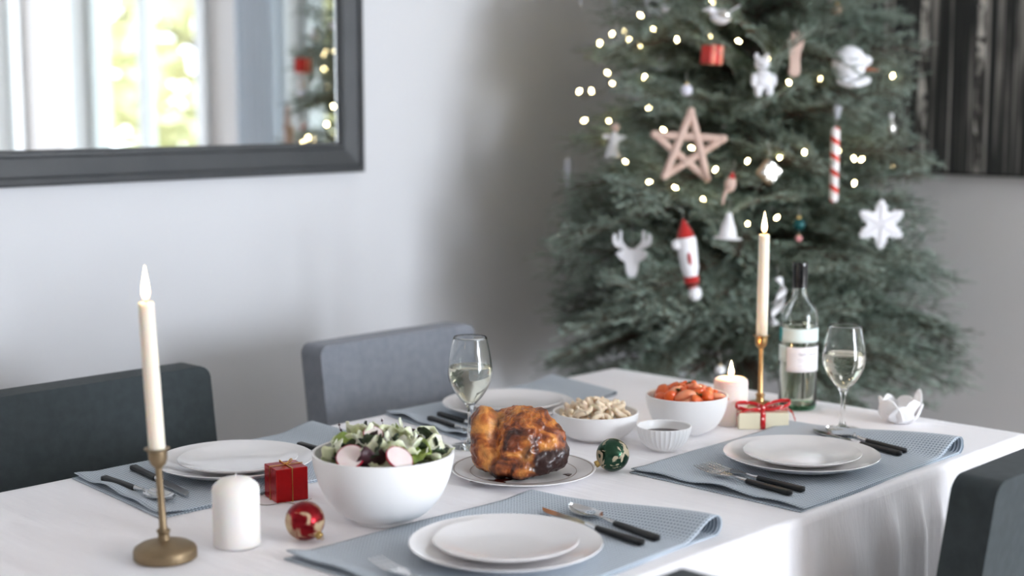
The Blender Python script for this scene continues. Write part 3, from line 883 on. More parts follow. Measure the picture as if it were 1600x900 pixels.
# ------------------------------------------------------------------ salad pieces
m_lettuce = [material('lettuce_pale', rgb(204, 210, 164), 0.45, sss=0.2, var=(40, 0.8, rgb(228, 230, 206)), bump=(60, 0.4, 0.002), sss_col=(0.6, 0.8, 0.3)),
             material('lettuce_white', rgb(226, 228, 210), 0.4, sss=0.2, var=(40, 0.7, rgb(206, 216, 176)), bump=(60, 0.4, 0.002), sss_col=(0.6, 0.8, 0.3)),
             material('lettuce_green', rgb(120, 146, 62), 0.5, var=(50, 0.8, rgb(164, 178, 96)), bump=(80, 0.5, 0.002)),
             material('lettuce_dark', rgb(52, 70, 40), 0.5, var=(50, 0.8, rgb(34, 40, 30)), bump=(80, 0.5, 0.002)),
             material('lettuce_red', rgb(70, 36, 42), 0.5, var=(50, 0.8, rgb(46, 28, 34)), bump=(80, 0.5, 0.002))]
def leaf_mesh(name, mat, seed, size, curl, ratio=0.8):
    s = seed * 7.7
    def fn(u, v):
        a, b = u - 0.5, v - 0.5
        ed = 1 - 0.45 * max(0, abs(b) * 2 - 0.3) ** 2
        x, y = a * 2 * ed * ratio, b * 2
        n = mnoise.noise((x * 1.4 + s, y * 1.4, s)) + 0.5 * mnoise.noise((x * 4 + s, y * 4, s + 3))
        z = curl * (x * x * 0.9 + 0.35 * y * y) + 0.42 * n + 0.18 * math.sin(10 * (u + v) + s) * (abs(a) * 2) ** 2
        return (x * size, y * size, z * size)
    return MB().grid(9, 9, fn).mesh(name, mat, 80)
def heap(name, meshes, c, zr, R, H, n, labels, cat, group, scale=(0.8, 1.2), tilt=0.6, solid=None, zlow=0.0, zj=0.003, avoid=()):
    out = []
    for k in range(n):
        rr = R * math.sqrt((k + 0.5) / n); a = k * 2.39996 + 0.3 * random.random()
        if any(math.hypot(c[0] + rr * math.cos(a) - ax, c[1] + rr * math.sin(a) - ay) < 0.026 for ax, ay in avoid): continue
        z = zr + H * (1 - (rr / R) ** 2) - zlow * random.random() + zj * (random.random() - 0.5)
        q = k % len(meshes)
        o = link(name if isinstance(name, str) else name[q], meshes[q], None, (c[0] + rr * math.cos(a), c[1] + rr * math.sin(a), z),
                 (tilt * (random.random() - 0.5) * 2, tilt * (random.random() - 0.5) * 2, random.random() * 6.28), solid=solid)
        s = scale[0] + (scale[1] - scale[0]) * random.random(); o.scale = (s, s, s)
        tag(o, labels if isinstance(labels, str) else labels[q], cat, group if isinstance(group, str) else group[q]); out.append(o)
    return out
SB = (1.406, 1.600)
SZ = TZ + 0.1
kinds = [0, 1, 3, 1, 4, 0, 1, 3, 2, 1, 0, 3, 1, 4]
lm = [leaf_mesh('lettuce_leaf', m_lettuce[k], i, 0.017 + 0.003 * (i % 3), 0.5 if k != 1 else 0.8) for i, k in enumerate(kinds)]
LL = {0: 'pale green lettuce piece tossed in the salad bowl', 1: 'white crisp lettuce piece tossed in the salad bowl', 2: 'bright green lettuce piece in the salad bowl',
      3: 'dark green salad leaf in the salad bowl', 4: 'dark purple salad leaf in the salad bowl'}
GG = {0: 'pale lettuce pieces', 1: 'white lettuce pieces', 2: 'bright green lettuce pieces', 3: 'dark green leaves', 4: 'purple leaves'}
heap('lettuce_leaf', lm, SB, SZ - 0.020, 0.066, 0.012, 40, [LL[k] for k in kinds], 'lettuce', [GG[k] for k in kinds], tilt=0.5, solid=0.0012)
heap('lettuce_leaf', lm, SB, SZ + 0.001, 0.077, 0.019, 58, [LL[k] for k in kinds], 'lettuce', [GG[k] for k in kinds], tilt=0.9, solid=0.0012, avoid=((1.331, 1.584), (1.372, 1.528)))
m_rad_s = material('radish_skin', rgb(176, 28, 52), 0.35, var=(40, 0.6, rgb(120, 20, 44)))
m_rad_f = material('radish_flesh', rgb(232, 220, 216), 0.35, sss=0.2, var=(60, 0.5, rgb(226, 196, 196)))
def radish(label, p, rx, ry, rz, s=1.0):
    t = thing('radish_slice', label, 'radish', p, 0, None, (rx, ry, rz)); t.scale = (s, s, s)
    MB().lathe([(0.0, 0), (0.0178, 0), (0.0178, 0.003), (0.0, 0.0034)], 28).build('flesh', m_rad_f, t)
    MB().lathe([(0.0176, -0.0002), (0.0186, 0.0002), (0.0190, 0.0015), (0.0186, 0.0030), (0.0176, 0.0033)], 28, closed=True).build('skin', m_rad_s, t)
# nearer side of the bowl lies towards (-X,-Y)
radish('radish slice with dark red skin at the near left of the salad', (1.329, 1.583, SZ + 0.010), -0.1, -0.75, 0.8, 1.1)
radish('radish slice with thin red skin at the near right of the salad', (1.371, 1.527, SZ + 0.010), 0.55, -0.5, 0.6, 1.12)
radish('pale radish slice on top of the salad', (1.392, 1.606, SZ + 0.030), 0.3, -0.5, 0.5, 0.8)
m_twig = material('purple_sprig', rgb(92, 64, 72), 0.7, var=(90, 0.6, rgb(60, 40, 48)))
for lab, p in (('thin curly purple sprig sticking up from the salad', (1.385, 1.655, SZ + 0.014)), ('short purple sprig tip in the middle of the salad', (1.43, 1.61, SZ + 0.020))):
    mb = MB(); pts = []
    for k in range(9):
        u = k / 8; pts.append((-0.008 * u + 0.003 * math.sin(u * 8), 0.012 * u + 0.003 * math.cos(u * 7), 0.026 * u))
    mb.tube(pts, [0.0011 - 0.00008 * k for k in range(9)], 6)
    for k in (3, 5, 7): mb.ball(pts[k], 0.0018, 8, 6)
    tag(mb.build('salad_sprig', m_twig, loc=p), lab, 'sprig')

# ------------------------------------------------------------------ pale curled pieces (cashew-like)
m_cash = material('pale_cream_pasta', rgb(228, 206, 176), 0.42, sss=0.25, var=(60, 0.7, rgb(238, 224, 204)), bump=(120, 0.2, 0.001))
def crescent(seed):
    mb = MB(); r0 = 0.0042 + 0.0008 * math.sin(seed * 3); R = 0.0085 + 0.0012 * math.cos(seed * 5)
    pts, rad = [], []
    for k in range(9):
        a = -1.25 + 2.5 * k / 8
        pts.append((R * math.cos(a) - R, R * math.sin(a) * 1.15, 0.0012 * math.sin(a * 2 + seed)))
        rad.append(r0 * (0.35 + 0.75 * math.sin(PI * (0.12 + 0.76 * k / 8))))
    return mb.tube(pts, rad, 10).mesh('curled_piece', m_cash, 80)
cm = [crescent(s) for s in range(6)]
PB = (2.026, 1.718)
heap('curled_pasta', cm, PB, TZ + 0.040, 0.062, 0.012, 46, 'pale cream curled piece heaped in the bowl behind the chicken', 'pasta', 'pale curled pieces in the bowl', tilt=1.2, scale=(1.0, 1.35), zlow=0.004)
heap('curled_pasta', cm, PB, TZ + 0.049, 0.055, 0.019, 48, 'pale cream curled piece heaped in the bowl behind the chicken', 'pasta', 'pale curled pieces in the bowl', tilt=1.2, scale=(1.0, 1.4))

# ------------------------------------------------------------------ orange vegetables
m_car = [material('roast_carrot', rgb(226, 106, 44), 0.32, sss=0.2, coat=0.3, var=(50, 0.8, rgb(204, 78, 28)), bump=(70, 0.3, 0.002)),
         material('pale_salmon_carrot', rgb(228, 134, 92), 0.32, sss=0.2, coat=0.3, var=(40, 0.8, rgb(232, 164, 128)), bump=(70, 0.3, 0.002))]
def chunk(seed, mat):
    g = random.Random(seed)
    a, b, c = 0.011 + 0.006 * g.random(), 0.008 + 0.003 * g.random(), 0.006 + 0.002 * g.random()
    mb = MB()
    mb.ball((0, 0, 0), (a, b, c), 14, 9, disp=lambda p: 0.22 * mnoise.noise(p * 1.5 + Vector((seed, 0, 0))) + 0.16 * max(abs(p.x), abs(p.y), abs(p.z)))
    return mb.mesh('carrot_chunk', mat, 60)
ck = [chunk(s, m_car[1 if s in (2, 5) else 0]) for s in range(7)]
CB = (2.183, 1.629)
heap('carrot_chunk', ck, CB, TZ + 0.058, 0.060, 0.010, 24, 'glazed orange carrot chunk in the bowl by the pillar candle', 'carrot', 'carrot chunks in the bowl', tilt=0.8, scale=(1.0, 1.2))
heap('carrot_chunk', ck, CB, TZ + 0.069, 0.055, 0.012, 24, 'glazed orange carrot chunk in the bowl by the pillar candle', 'carrot', 'carrot chunks in the bowl', tilt=0.9, scale=(1.0, 1.3))
m_herb = material('green_herb', rgb(92, 100, 52), 0.6, var=(90, 0.8, rgb(60, 72, 36)))
hm = [leaf_mesh('herb_leaf', m_herb, 30 + i, 0.0055, 0.6, 0.6) for i in range(3)]
heap('herb_leaf', hm, CB, TZ + 0.079, 0.045, 0.012, 8, 'small green herb leaf on the orange vegetables', 'herb', 'herb leaves on the carrots', tilt=0.6, solid=0.0006)

# ------------------------------------------------------------------ platter and roast chicken
t = thing('platter', 'round white platter with thin grey rim lines under the roast chicken', 'plate', (1.740, 1.631, TZ))
R = 0.1195
MB().lathe([(0.0, 0.0012), (R * 0.60, 0.0012), (R * 0.62, 0), (R * 0.66, 0), (R * 0.70, 0.0028), (R * 0.99, 0.0112), (R, 0.0122), (R * 0.99, 0.0134), (R * 0.72, 0.0075), (R * 0.66, 0.0052), (0.0, 0.0048)], 80).build('dish', m_porc, t)
m_line = material('grey_gold_line', rgb(120, 108, 104), 0.3, 0.6, var=(30, 0.5, rgb(150, 120, 90)))
MB().tube([(R * 0.962 * math.cos(k * PI / 48), R * 0.962 * math.sin(k * PI / 48), 0.0129) for k in range(96)], 0.0006, 6, loop=True, flat=0.6).build('outer_rim_line', m_line, t)
MB().tube([(R * 0.735 * math.cos(k * PI / 48), R * 0.735 * math.sin(k * PI / 48), 0.0082) for k in range(96)], 0.0005, 6, loop=True, flat=0.6).build('inner_rim_line', m_line, t)
def chicken_material():
    m = bpy.data.materials.new('roast_chicken_skin'); m.use_nodes = True
    nt = m.node_tree; b = nt.nodes['Principled BSDF']
    tc = nt.nodes.new('ShaderNodeTexCoord')
    def nz(scale, detail, dist=0.3):
        n = nt.nodes.new('ShaderNodeTexNoise'); n.inputs['Scale'].default_value = scale; n.inputs['Detail'].default_value = detail
        n.inputs['Distortion'].default_value = dist; nt.links.new(tc.outputs['Object'], n.inputs['Vector']); return n.outputs['Fac']
    n1, n2, n3 = nz(32, 8, 0.9), nz(22, 6, 0.8), nz(190, 5)
    r = nt.nodes.new('ShaderNodeValToRGB'); cr = r.color_ramp
    cr.elements[0].position = 0.33; cr.elements[0].color = rgb(66, 26, 12)
    cr.elements[1].position = 0.66; cr.elements[1].color = rgb(216, 146, 70)
    e = cr.elements.new(0.43); e.color = rgb(122, 56, 20)
    e = cr.elements.new(0.53); e.color = rgb(176, 98, 36)
    nt.links.new(n1, r.inputs['Fac'])
    # burnt skin: patches of their own shape, low on the bird and on its right end
    at = nt.nodes.new('ShaderNodeAttribute'); at.attribute_name = 'burnt'
    mr = nt.nodes.new('ShaderNodeMapRange'); mr.inputs['From Min'].default_value = 0.50; mr.inputs['From Max'].default_value = 0.72
    ad = nt.nodes.new('ShaderNodeMath'); ad.operation = 'MULTIPLY_ADD'; ad.inputs[1].default_value = 0.45
    nt.links.new(at.outputs['Fac'], ad.inputs[0]); nt.links.new(n2, ad.inputs[2]); nt.links.new(ad.outputs[0], mr.inputs['Value'])
    mx = nt.nodes.new('ShaderNodeMix'); mx.data_type = 'RGBA'
    nt.links.new(mr.outputs[0], mx.inputs['Factor']); nt.links.new(r.outputs['Color'], mx.inputs['A'])
    mx.inputs['B'].default_value = rgb(44, 18, 14)
    nt.links.new(mx.outputs['Result'], b.inputs['Base Color'])
    b.inputs['Roughness'].default_value = 0.34; b.inputs['Coat Weight'].default_value = 0.25; b.inputs['Coat Roughness'].default_value = 0.15
    b.inputs['Subsurface Weight'].default_value = 0.08; b.inputs['Subsurface Scale'].default_value = 0.004
    bp = nt.nodes.new('ShaderNodeBump'); bp.inputs['Strength'].default_value = 0.5; bp.inputs['Distance'].default_value = 0.002
    nt.links.new(n3, bp.inputs['Height']); nt.links.new(bp.outputs[0], b.inputs['Normal'])
    return m
def roast_chicken():
    # local x along the picture, y away from the camera; blobs (centre, radii, z-rotation-tilt)
    blobs = [((0.010, 0.004, 0.054), (0.060, 0.056, 0.049)),     # body
             ((0.004, 0.012, 0.072), (0.050, 0.040, 0.033)),     # back
             ((-0.056, -0.004, 0.090), (0.019, 0.021, 0.021)),   # knee of the drumstick, high left
             ((-0.056, -0.006, 0.062), (0.024, 0.030, 0.036)),   # drumstick
             ((-0.052, -0.014, 0.034), (0.026, 0.030, 0.030)),   # thigh foot
             ((-0.010, -0.044, 0.044), (0.021, 0.018, 0.036)),   # skin ridge at the front
             ((0.014, -0.048, 0.054), (0.016, 0.014, 0.026)),
             ((0.044, -0.012, 0.048), (0.036, 0.038, 0.040)),    # right end
             ((0.056, -0.030, 0.034), (0.026, 0.024, 0.026)),    # folded wing
             ((0.034, -0.052, 0.026), (0.024, 0.013, 0.018)),
             ((0.004, -0.056, 0.016), (0.022, 0.014, 0.016)),    # wing tip
             ((-0.028, -0.044, 0.016), (0.020, 0.018, 0.015)),
             ((0.034, 0.004, 0.092), (0.012, 0.012, 0.011)),
             ((-0.006, 0.006, 0.094), (0.022, 0.018, 0.012))]
    nu, nv = 190, 120
    c0 = np.array([0.0, -0.006, 0.048])
    th = np.linspace(-PI / 2 + 0.001, PI / 2 - 0.001, nv + 1); ph = np.linspace(0, 2 * PI, nu, endpoint=False)
    TH, PH = np.meshgrid(th, ph, indexing='ij')
    d = np.stack([np.cos(TH) * np.cos(PH), np.cos(TH) * np.sin(PH), np.sin(TH)], -1).reshape(-1, 3)
    tpar = np.full(len(d), 0.14)
    def sdf(p):
        k = 0.0038; acc = np.zeros(len(p))
        for c, r in blobs:
            q = (p - np.array(c)) / np.array(r); ln = np.linalg.norm(q, axis=1)
            dist = (ln - 1) * min(r); acc += np.exp(-np.clip(dist / k, -30, 30))
        return -k * np.log(acc + 1e-30)
    for _ in range(90):
        dd = sdf(c0 + d * tpar[:, None]); tpar -= np.clip(dd, -0.02, 0.02) * 0.7
    P = c0 + d * tpar[:, None]
    out, burnt = [], []
    for p, dr in zip(P, d):
        v = Vector(p)
        n = 0.0030 * mnoise.noise(v * 60) + 0.0022 * mnoise.noise(v * 140) + 0.0013 * mnoise.noise(v * 280)
        crackle = abs(mnoise.noise(Vector((v.x * 90, v.y * 90, v.z * 50)))) * 0.004 * smooth01((v.x + 0.01) / 0.05)
        v = v + Vector(dr) * (n - crackle)
        v.z = max(v.z, 0.0)
        out.append(v)
        wing = smooth01((v.x - 0.012) / 0.03) * smooth01((0.060 - v.z) / 0.03) * smooth01((0.01 - v.y) / 0.02)
        under = smooth01((0.022 - v.z) / 0.02)
        burnt.append(max(wing * 0.75, under * 0.6))
    ff = []
    for i in range(nv):
        for k in range(nu):
            k2 = (k + 1) % nu
            ff.append((i * nu + k, i * nu + k2, (i + 1) * nu + k2, (i + 1) * nu + k))
    ff.append(tuple(reversed(range(nu)))); ff.append(tuple(range(nv * nu, (nv + 1) * nu)))
    mb = MB(); mb.add(out, ff)
    me = mb.mesh('roast_chicken', chicken_material(), 180)
    at = me.attributes.new('burnt', 'FLOAT', 'POINT'); at.data.foreach_set('value', burnt)
    o = link('roast_chicken', me, None, (1.738, 1.640, TZ + 0.0050), (0, 0, FACE))
    tag(o, 'whole golden brown roast chicken on the round platter', 'chicken')
roast_chicken()
m_drip = material('dark_pan_juices', rgb(48, 14, 10), 0.12, coat=0.4, var=(60, 0.6, rgb(90, 30, 16)))
for k, (lab, dx, dy, sx, sy, rz) in enumerate([('dark pan juices pooled at the left of the roast chicken', -0.050, -0.062, 0.030, 0.016, 0.3), ('dark juice spot at the right of the roast chicken', 0.078, -0.020, 0.012, 0.009, 0.2)]):
    mb = MB()
    mb.lathe([(0.0, 0), (0.8, 0.0), (1.0, 0.0004), (0.85, 0.0010), (0.0, 0.0012)], 40, wob=lambda a, i: 1 + 0.25 * math.sin(3 * a + k) + 0.12 * math.sin(7 * a + 2))
    wx = 1.740 + math.sin(YAW) * dx + math.cos(YAW) * dy; wy = 1.631 - math.cos(YAW) * dx + math.sin(YAW) * dy
    o = mb.build('pan_juice', m_drip, loc=(wx, wy, TZ + 0.0050), rot=(0, 0, FACE + rz)); o.scale = (sx, sy, 1)
    tag(o, lab, 'sauce')

# ------------------------------------------------------------------ glass ball ornaments on the table
def blotch_material(name, base, spot, scale, lo, hi, rough=0.18):
    m = material(name, base, rough, 0.75)
    nt = m.node_tree; b = nt.nodes['Principled BSDF']
    tc = nt.nodes.new('ShaderNodeTexCoord')
    n = nt.nodes.new('ShaderNodeTexNoise'); n.inputs['Scale'].default_value = scale; n.inputs['Detail'].default_value = 4; n.inputs['Distortion'].default_value = 1.2
    nt.links.new(tc.outputs['Object'], n.inputs['Vector'])
    mr = nt.nodes.new('ShaderNodeMapRange'); mr.inputs['From Min'].default_value = lo; mr.inputs['From Max'].default_value = hi
    nt.links.new(n.outputs['Fac'], mr.inputs['Value'])
    mx = nt.nodes.new('ShaderNodeMix'); mx.data_type = 'RGBA'; mx.inputs['A'].default_value = base; mx.inputs['B'].default_value = spot
    nt.links.new(mr.outputs[0], mx.inputs['Factor']); nt.links.new(mx.outputs['Result'], b.inputs['Base Color'])
    r2 = nt.nodes.new('ShaderNodeMapRange'); r2.inputs['To Min'].default_value = rough; r2.inputs['To Max'].default_value = 0.6
    nt.links.new(mr.outputs[0], r2.inputs['Value']); nt.links.new(r2.outputs[0], b.inputs['Roughness'])
    r3 = nt.nodes.new('ShaderNodeMapRange'); r3.inputs['To Min'].default_value = 0.75; r3.inputs['To Max'].default_value = 0.15
    nt.links.new(mr.outputs[0], r3.inputs['Value']); nt.links.new(r3.outputs[0], b.inputs['Metallic'])
    return m
m_redball = blotch_material('red_glass_gold_leaf', rgb(128, 12, 22), rgb(182, 160, 128), 30, 0.50, 0.60, 0.26)
m_grnball = blotch_material('green_glass_gold_leaf', rgb(44, 74, 56), rgb(186, 172, 146), 44, 0.51, 0.55, 0.24)
m_gold = material('gold_cap', rgb(206, 176, 112), 0.3, 1.0, var=(90, 0.5, rgb(160, 130, 80)))
def table_ball(label, loc, r, mat, capdir):
    t = thing('glass_bauble', label, 'ornament', (loc[0], loc[1], TZ + r))
    MB().ball((0, 0, 0), r, 48, 32).build('ball', mat, t, smooth=80)
    M = Vector(capdir).normalized().to_track_quat('Z', 'Y').to_matrix().to_4x4()
    c = MB(); c.lathe([(0.0, r - 0.001), (0.0055, r - 0.001), (0.0058, r + 0.005), (0.005, r + 0.006), (0.0, r + 0.0062)], 20, M=M, wob=lambda a, i: 1 + 0.04 * math.sin(a * 10))
    c.tube([M @ Vector((0.003 * math.cos(k * PI / 6), 0, r + 0.008 + 0.003 * math.sin(k * PI / 6))) for k in range(12)], 0.0005, 5, loop=True)
    c.build('cap', m_gold, t)
RT = Vector((math.sin(YAW), -math.cos(YAW), 0)); FW = Vector((math.cos(YAW), math.sin(YAW), 0))
table_ball('red and gold foiled bauble in front of the red gift', (1.262, 1.604), 0.0278, m_redball, RT * 0.75 - FW * 0.45 - Vector((0, 0, 0.62)))
table_ball('green bauble with gold leaf pattern right of the chicken', (1.862, 1.541), 0.0276, m_grnball, -RT * 0.85 - FW * 0.2 - Vector((0, 0, 0.45)))

# ------------------------------------------------------------------ small gifts on the table
m_redfoil = material('red_foil_paper', rgb(190, 14, 18), 0.22, 0.55, var=(18, 0.6, rgb(140, 8, 14)), bump=(45, 0.35, 0.003))
m_cord = material('gold_cord', rgb(212, 168, 90), 0.4, 0.7, bump=(600, 0.5, 0.001))
def cube_gift(name, label, loc, rz, s, tilt=(0, 0)):
    t = thing(name, label, 'gift', loc, 0, None, (tilt[0], tilt[1], rz))
    MB().box((0, 0, s / 2), (s, s, s)).build('wrapped_box', m_redfoil, t, bevel=0.0015, smooth=0)
    g = 0.0009; h = s / 2 + g
    for ax in (0, 1):
        pts = [(-h, 0, -0 + 0.0002), (h, 0, 0.0002), (h, 0, s + g), (-h, 0, s + g)]
        pts = [(p if ax == 0 else (p[1], p[0], p[2])) for p in pts]
        MB().tube(pts, g, 8, loop=True).build('cord', m_cord, t)
    b = MB()
    for sgn in (-1, 1):
        b.tube([(sgn * 0.010 * math.sin(k * PI / 7) * (1 if k < 7 else 1), 0.004 * math.sin(k * 2 * PI / 7), s + 0.002 + 0.007 * math.sin(k * PI / 7) ** 2) for k in range(8)], 0.0008, 6)
    b.ball((0, 0, s + 0.002), 0.0022, 10, 8)
    b.build('bow', m_cord, t)
    return t
cube_gift('red_gift_box', 'shiny red foil gift cube tied with gold cord', (1.383, 1.803, TZ), FACE + math.radians(30), 0.052)
# loose thread near the gift
m_thread = material('grey_thread', rgb(150, 140, 128), 0.8, bump=(500, 0.4, 0.001))
mb = MB(); pts = []
for k in range(30):
    u = k / 29; p = Vector((1.352, 1.800, TZ + 0.0012)) + RT * (-0.02 + 0.085 * u) - FW * (0.015 + 0.008 * math.sin(u * 9) + 0.005 * u) + Vector((0, 0, 0.010 * smooth01((u - 0.75) / 0.25)))
    pts.append(p)
mb.tube(pts, 0.0007, 6)
tag(mb.build('loose_thread', m_thread), 'loose grey thread on the cloth before the red gift', 'thread')

m_card = material('cream_card', rgb(224, 216, 188), 0.55, bump=(90, 0.05, 0.001))
def ribbon_material():
    m = material('red_snowflake_ribbon', rgb(196, 22, 26), 0.4, sheen=0.2)
    nt = m.node_tree; b = nt.nodes['Principled BSDF']
    tc = nt.nodes.new('ShaderNodeTexCoord')
    v = nt.nodes.new('ShaderNodeTexVoronoi'); v.inputs['Scale'].default_value = 115; nt.links.new(tc.outputs['Object'], v.inputs['Vector'])
    mr = nt.nodes.new('ShaderNodeMapRange'); mr.inputs['From Min'].default_value = 0.30; mr.inputs['From Max'].default_value = 0.20
    nt.links.new(v.outputs['Distance'], mr.inputs['Value'])
    mx = nt.nodes.new('ShaderNodeMix'); mx.data_type = 'RGBA'; mx.inputs['A'].default_value = rgb(200, 20, 24); mx.inputs['B'].default_value = rgb(246, 196, 190)
    nt.links.new(mr.outputs[0], mx.inputs['Factor']); nt.links.new(mx.outputs['Result'], b.inputs['Base Color'])
    return m
m_ribbon = ribbon_material()
def band(mb, pts, w, wdir=None):
    """flat ribbon of width w along pts; width direction per point or constant"""
    vv, ff = [], []
    for i, p in enumerate(pts):
        d = Vector(wdir[i] if isinstance(wdir, list) else wdir).normalized() * w / 2
        vv += [Vector(p) - d, Vector(p) + d]
    ff = [(2 * i, 2 * i + 2, 2 * i + 3, 2 * i + 1) for i in range(len(pts) - 1)]
    mb.add(vv, ff)
t = thing('ribboned_gift_box', 'small cream gift box tied with red snowflake ribbon', 'gift', (2.322, 1.556, TZ), FACE)
w, d, h = 0.094, 0.056, 0.031
MB().box((0, 0, h / 2), (w, d, h)).build('box_body', m_card, t, bevel=0.0012, smooth=0)
rb = MB()
e = 0.0008
band(rb, [(-0.002, -d / 2 - e, 0.0006), (-0.002, -d / 2 - e, h + e), (-0.002, d / 2 + e, h + e), (-0.002, d / 2 + e, 0.0006)], 0.0095, (1, 0, 0))
band(rb, [(-w / 2 - e, 0, 0.0006), (-w / 2 - e, 0, h + e), (w / 2 + e, 0, h + e), (w / 2 + e, 0, 0.0006)], 0.0095, (0, 1, 0))
rb.build('ribbon_wrap', m_ribbon, t, solid=0.0006, smooth=30)
bw = MB()
for sgn, rise in ((-1, 0.009), (1, 0.017)):
    pts, dirs = [], []
    for k in range(17):
        u = k / 16; a = u * 2 * PI
        pts.append((sgn * (0.026 - 0.026 * math.cos(a)), -0.012 + 0.004 * math.sin(a), h + 0.006 + rise * (0.5 - 0.5 * math.cos(a)) * 0.7 + 0.0065 * math.sin(a)))
        dirs.append((0.12 * sgn, 0.55, -0.85 + 0.15 * math.cos(a)))
    band(bw, pts, 0.0095, dirs)
bw.ball((0, -0.012, h + 0.006), (0.006, 0.006, 0.0048), 12, 8)
for sgn in (-1, 1):   # tails
    pts = [(sgn * 0.004, -0.014, h + 0.005), (sgn * 0.02, -0.020, h + 0.006), (sgn * 0.036, -0.024, h + 0.003), (sgn * 0.05, -0.022, h - 0.004)] if sgn < 0 else \
          [(0.004, -0.008, h + 0.005), (0.025, -0.002, h + 0.008), (0.045, 0.006, h + 0.006), (0.060, 0.010, h - 0.006), (0.066, 0.010, 0.010), (0.0665, 0.008, 0.0015)]
    q = []
    for i in range(len(pts) - 1):
        for k in range(5): q.append(tuple(Vector(pts[i]).lerp(Vector(pts[i + 1]), k / 5)))
    q.append(pts[-1])
    band(bw, q, 0.008, (0.1, 0.7, -0.7))
bw.build('bow', m_ribbon, t, solid=0.0006, smooth=60)

# ------------------------------------------------------------------ wine glasses
def wine_glass(label, loc, wlabel):
    t = thing('wine_glass', label, 'wine glass', (loc[0], loc[1], TZ), 0, 'wine glasses')
    outer = [(0.0, 0.0), (0.034, 0.0), (0.0355, 0.0008), (0.0350, 0.0016), (0.022, 0.0034), (0.010, 0.0075), (0.0060, 0.015), (0.0046, 0.030), (0.0042, 0.050), (0.0048, 0.064), (0.0072, 0.073), (0.0120, 0.0805),
             (0.0215, 0.0915), (0.0305, 0.105), (0.0370, 0.119), (0.0396, 0.132), (0.0392, 0.146), (0.0366, 0.166), (0.0328, 0.185), (0.0300, 0.1985)]
    inner = [(0.0293, 0.1990), (0.0289, 0.1983), (0.0318, 0.185), (0.0356, 0.166), (0.0381, 0.146), (0.0385, 0.132), (0.0359, 0.1195), (0.0294, 0.106), (0.0205, 0.0930), (0.0112, 0.0830), (0.0050, 0.0785), (0.0, 0.0775)]
    def dense(pr):
        out = []
        n = len(pr)
        for i in range(n - 1):
            p0, p1, p2, p3 = pr[max(i - 1, 0)], pr[i], pr[i + 1], pr[min(i + 2, n - 1)]
            for k in range(3):
                u = k / 3
                f = lambda a, b, c, d: 0.5 * ((2 * b) + (-a + c) * u + (2 * a - 5 * b + 4 * c - d) * u * u + (-a + 3 * b - 3 * c + d) * u ** 3)
                out.append((max(0.0, f(p0[0], p1[0], p2[0], p3[0])), f(p0[1], p1[1], p2[1], p3[1])))
        return out + [pr[-1]]
    MB().lathe(outer[:4] + dense(outer[3:]) + dense(inner), 64).build('glass', m_glass, t, smooth=80)
    lvl = 0.146
    wi = [p for p in dense(list(reversed(inner))) if p[1] < lvl - 0.001]
    prof = [(max(0.0, r - 0.0002), z + 0.0002) for r, z in wi] + [(0.0380, lvl), (0.0372, lvl - 0.0006), (0.0, lvl - 0.0006)]
    tag(MB().lathe(prof, 64).build('white_wine', m_wine, loc=(loc[0], loc[1], TZ), smooth=60), wlabel, 'wine')
wine_glass('wine glass at left, standing behind the chicken before the grey chair', (1.821, 1.837), 'white wine in the left glass before the grey chair')
wine_glass('wine glass at right, standing between the bottle and the white petal dish', (2.399, 1.427), 'white wine in the right glass beside the bottle')

# ------------------------------------------------------------------ wine bottle
BL = (2.515, 1.601)
t = thing('wine_bottle', 'clear white wine bottle with black capsule and pale labels', 'bottle', (BL[0], BL[1], TZ), FACE)
BR = 0.0378
o_ = [(0.0, 0.006), (0.015, 0.005), (0.030, 0.0), (0.0345, 0.0008), (0.0370, 0.005), (BR, 0.012), (BR, 0.100), (BR, 0.180), (0.0372, 0.190), (0.0350, 0.200), (0.0300, 0.2095), (0.0232, 0.2165), (0.0178, 0.2220), (0.0150, 0.2300), (0.0145, 0.238), (0.0144, 0.262), (0.0144, 0.292), (0.0140, 0.2935)]
i_ = [(0.0105, 0.2935), (0.0102, 0.262), (0.0104, 0.238), (0.0112, 0.230), (0.0145, 0.2215), (0.0202, 0.2155), (0.0272, 0.2080), (0.0322, 0.1990), (0.0346, 0.1895), (0.0352, 0.180), (0.0352, 0.100), (0.0352, 0.012), (0.0330, 0.0085), (0.020, 0.011), (0.0, 0.016)]
gb = MB().lathe(o_ + i_, 64)
gb.m = [1 if sum(gb.v[i][2] for i in f) / len(f) < 0.0125 else 0 for f in gb.f]
gb.build('glass', [m_bglass, m_bbase], t, smooth=50)
MB().lathe([(0.0144, 0.2445), (0.01525, 0.2445), (0.01525, 0.285), (0.0158, 0.2865), (0.0158, 0.2925), (0.0150, 0.2955), (0.0, 0.296)], 40).build('capsule', material('black_capsule', rgb(16, 16, 18), 0.18, coat=0.5, bump=(200, 0.03, 0.001)), t)
MB().lathe([(0.0, 0.0165), (0.0205, 0.0115), (0.0330, 0.0090), (0.0350, 0.0122), (0.0350, 0.100), (0.0350, 0.1725), (0.0345, 0.1735), (0.0, 0.1735)], 48).build('wine_fill', m_wine, t, smooth=50)
m_label = material('white_label_paper', rgb(234, 230, 232), 0.6, bump=(200, 0.05, 0.0005))
m_label2 = material('pale_mint_label_paper', rgb(214, 228, 224), 0.6, bump=(200, 0.05, 0.0005))
m_teal = material('teal_print', rgb(52, 156, 150), 0.6, var=(60, 0.4, rgb(40, 140, 136)))
m_ink = material('grey_ink', rgb(168, 166, 172), 0.7, var=(200, 0.4, rgb(140, 138, 146)))
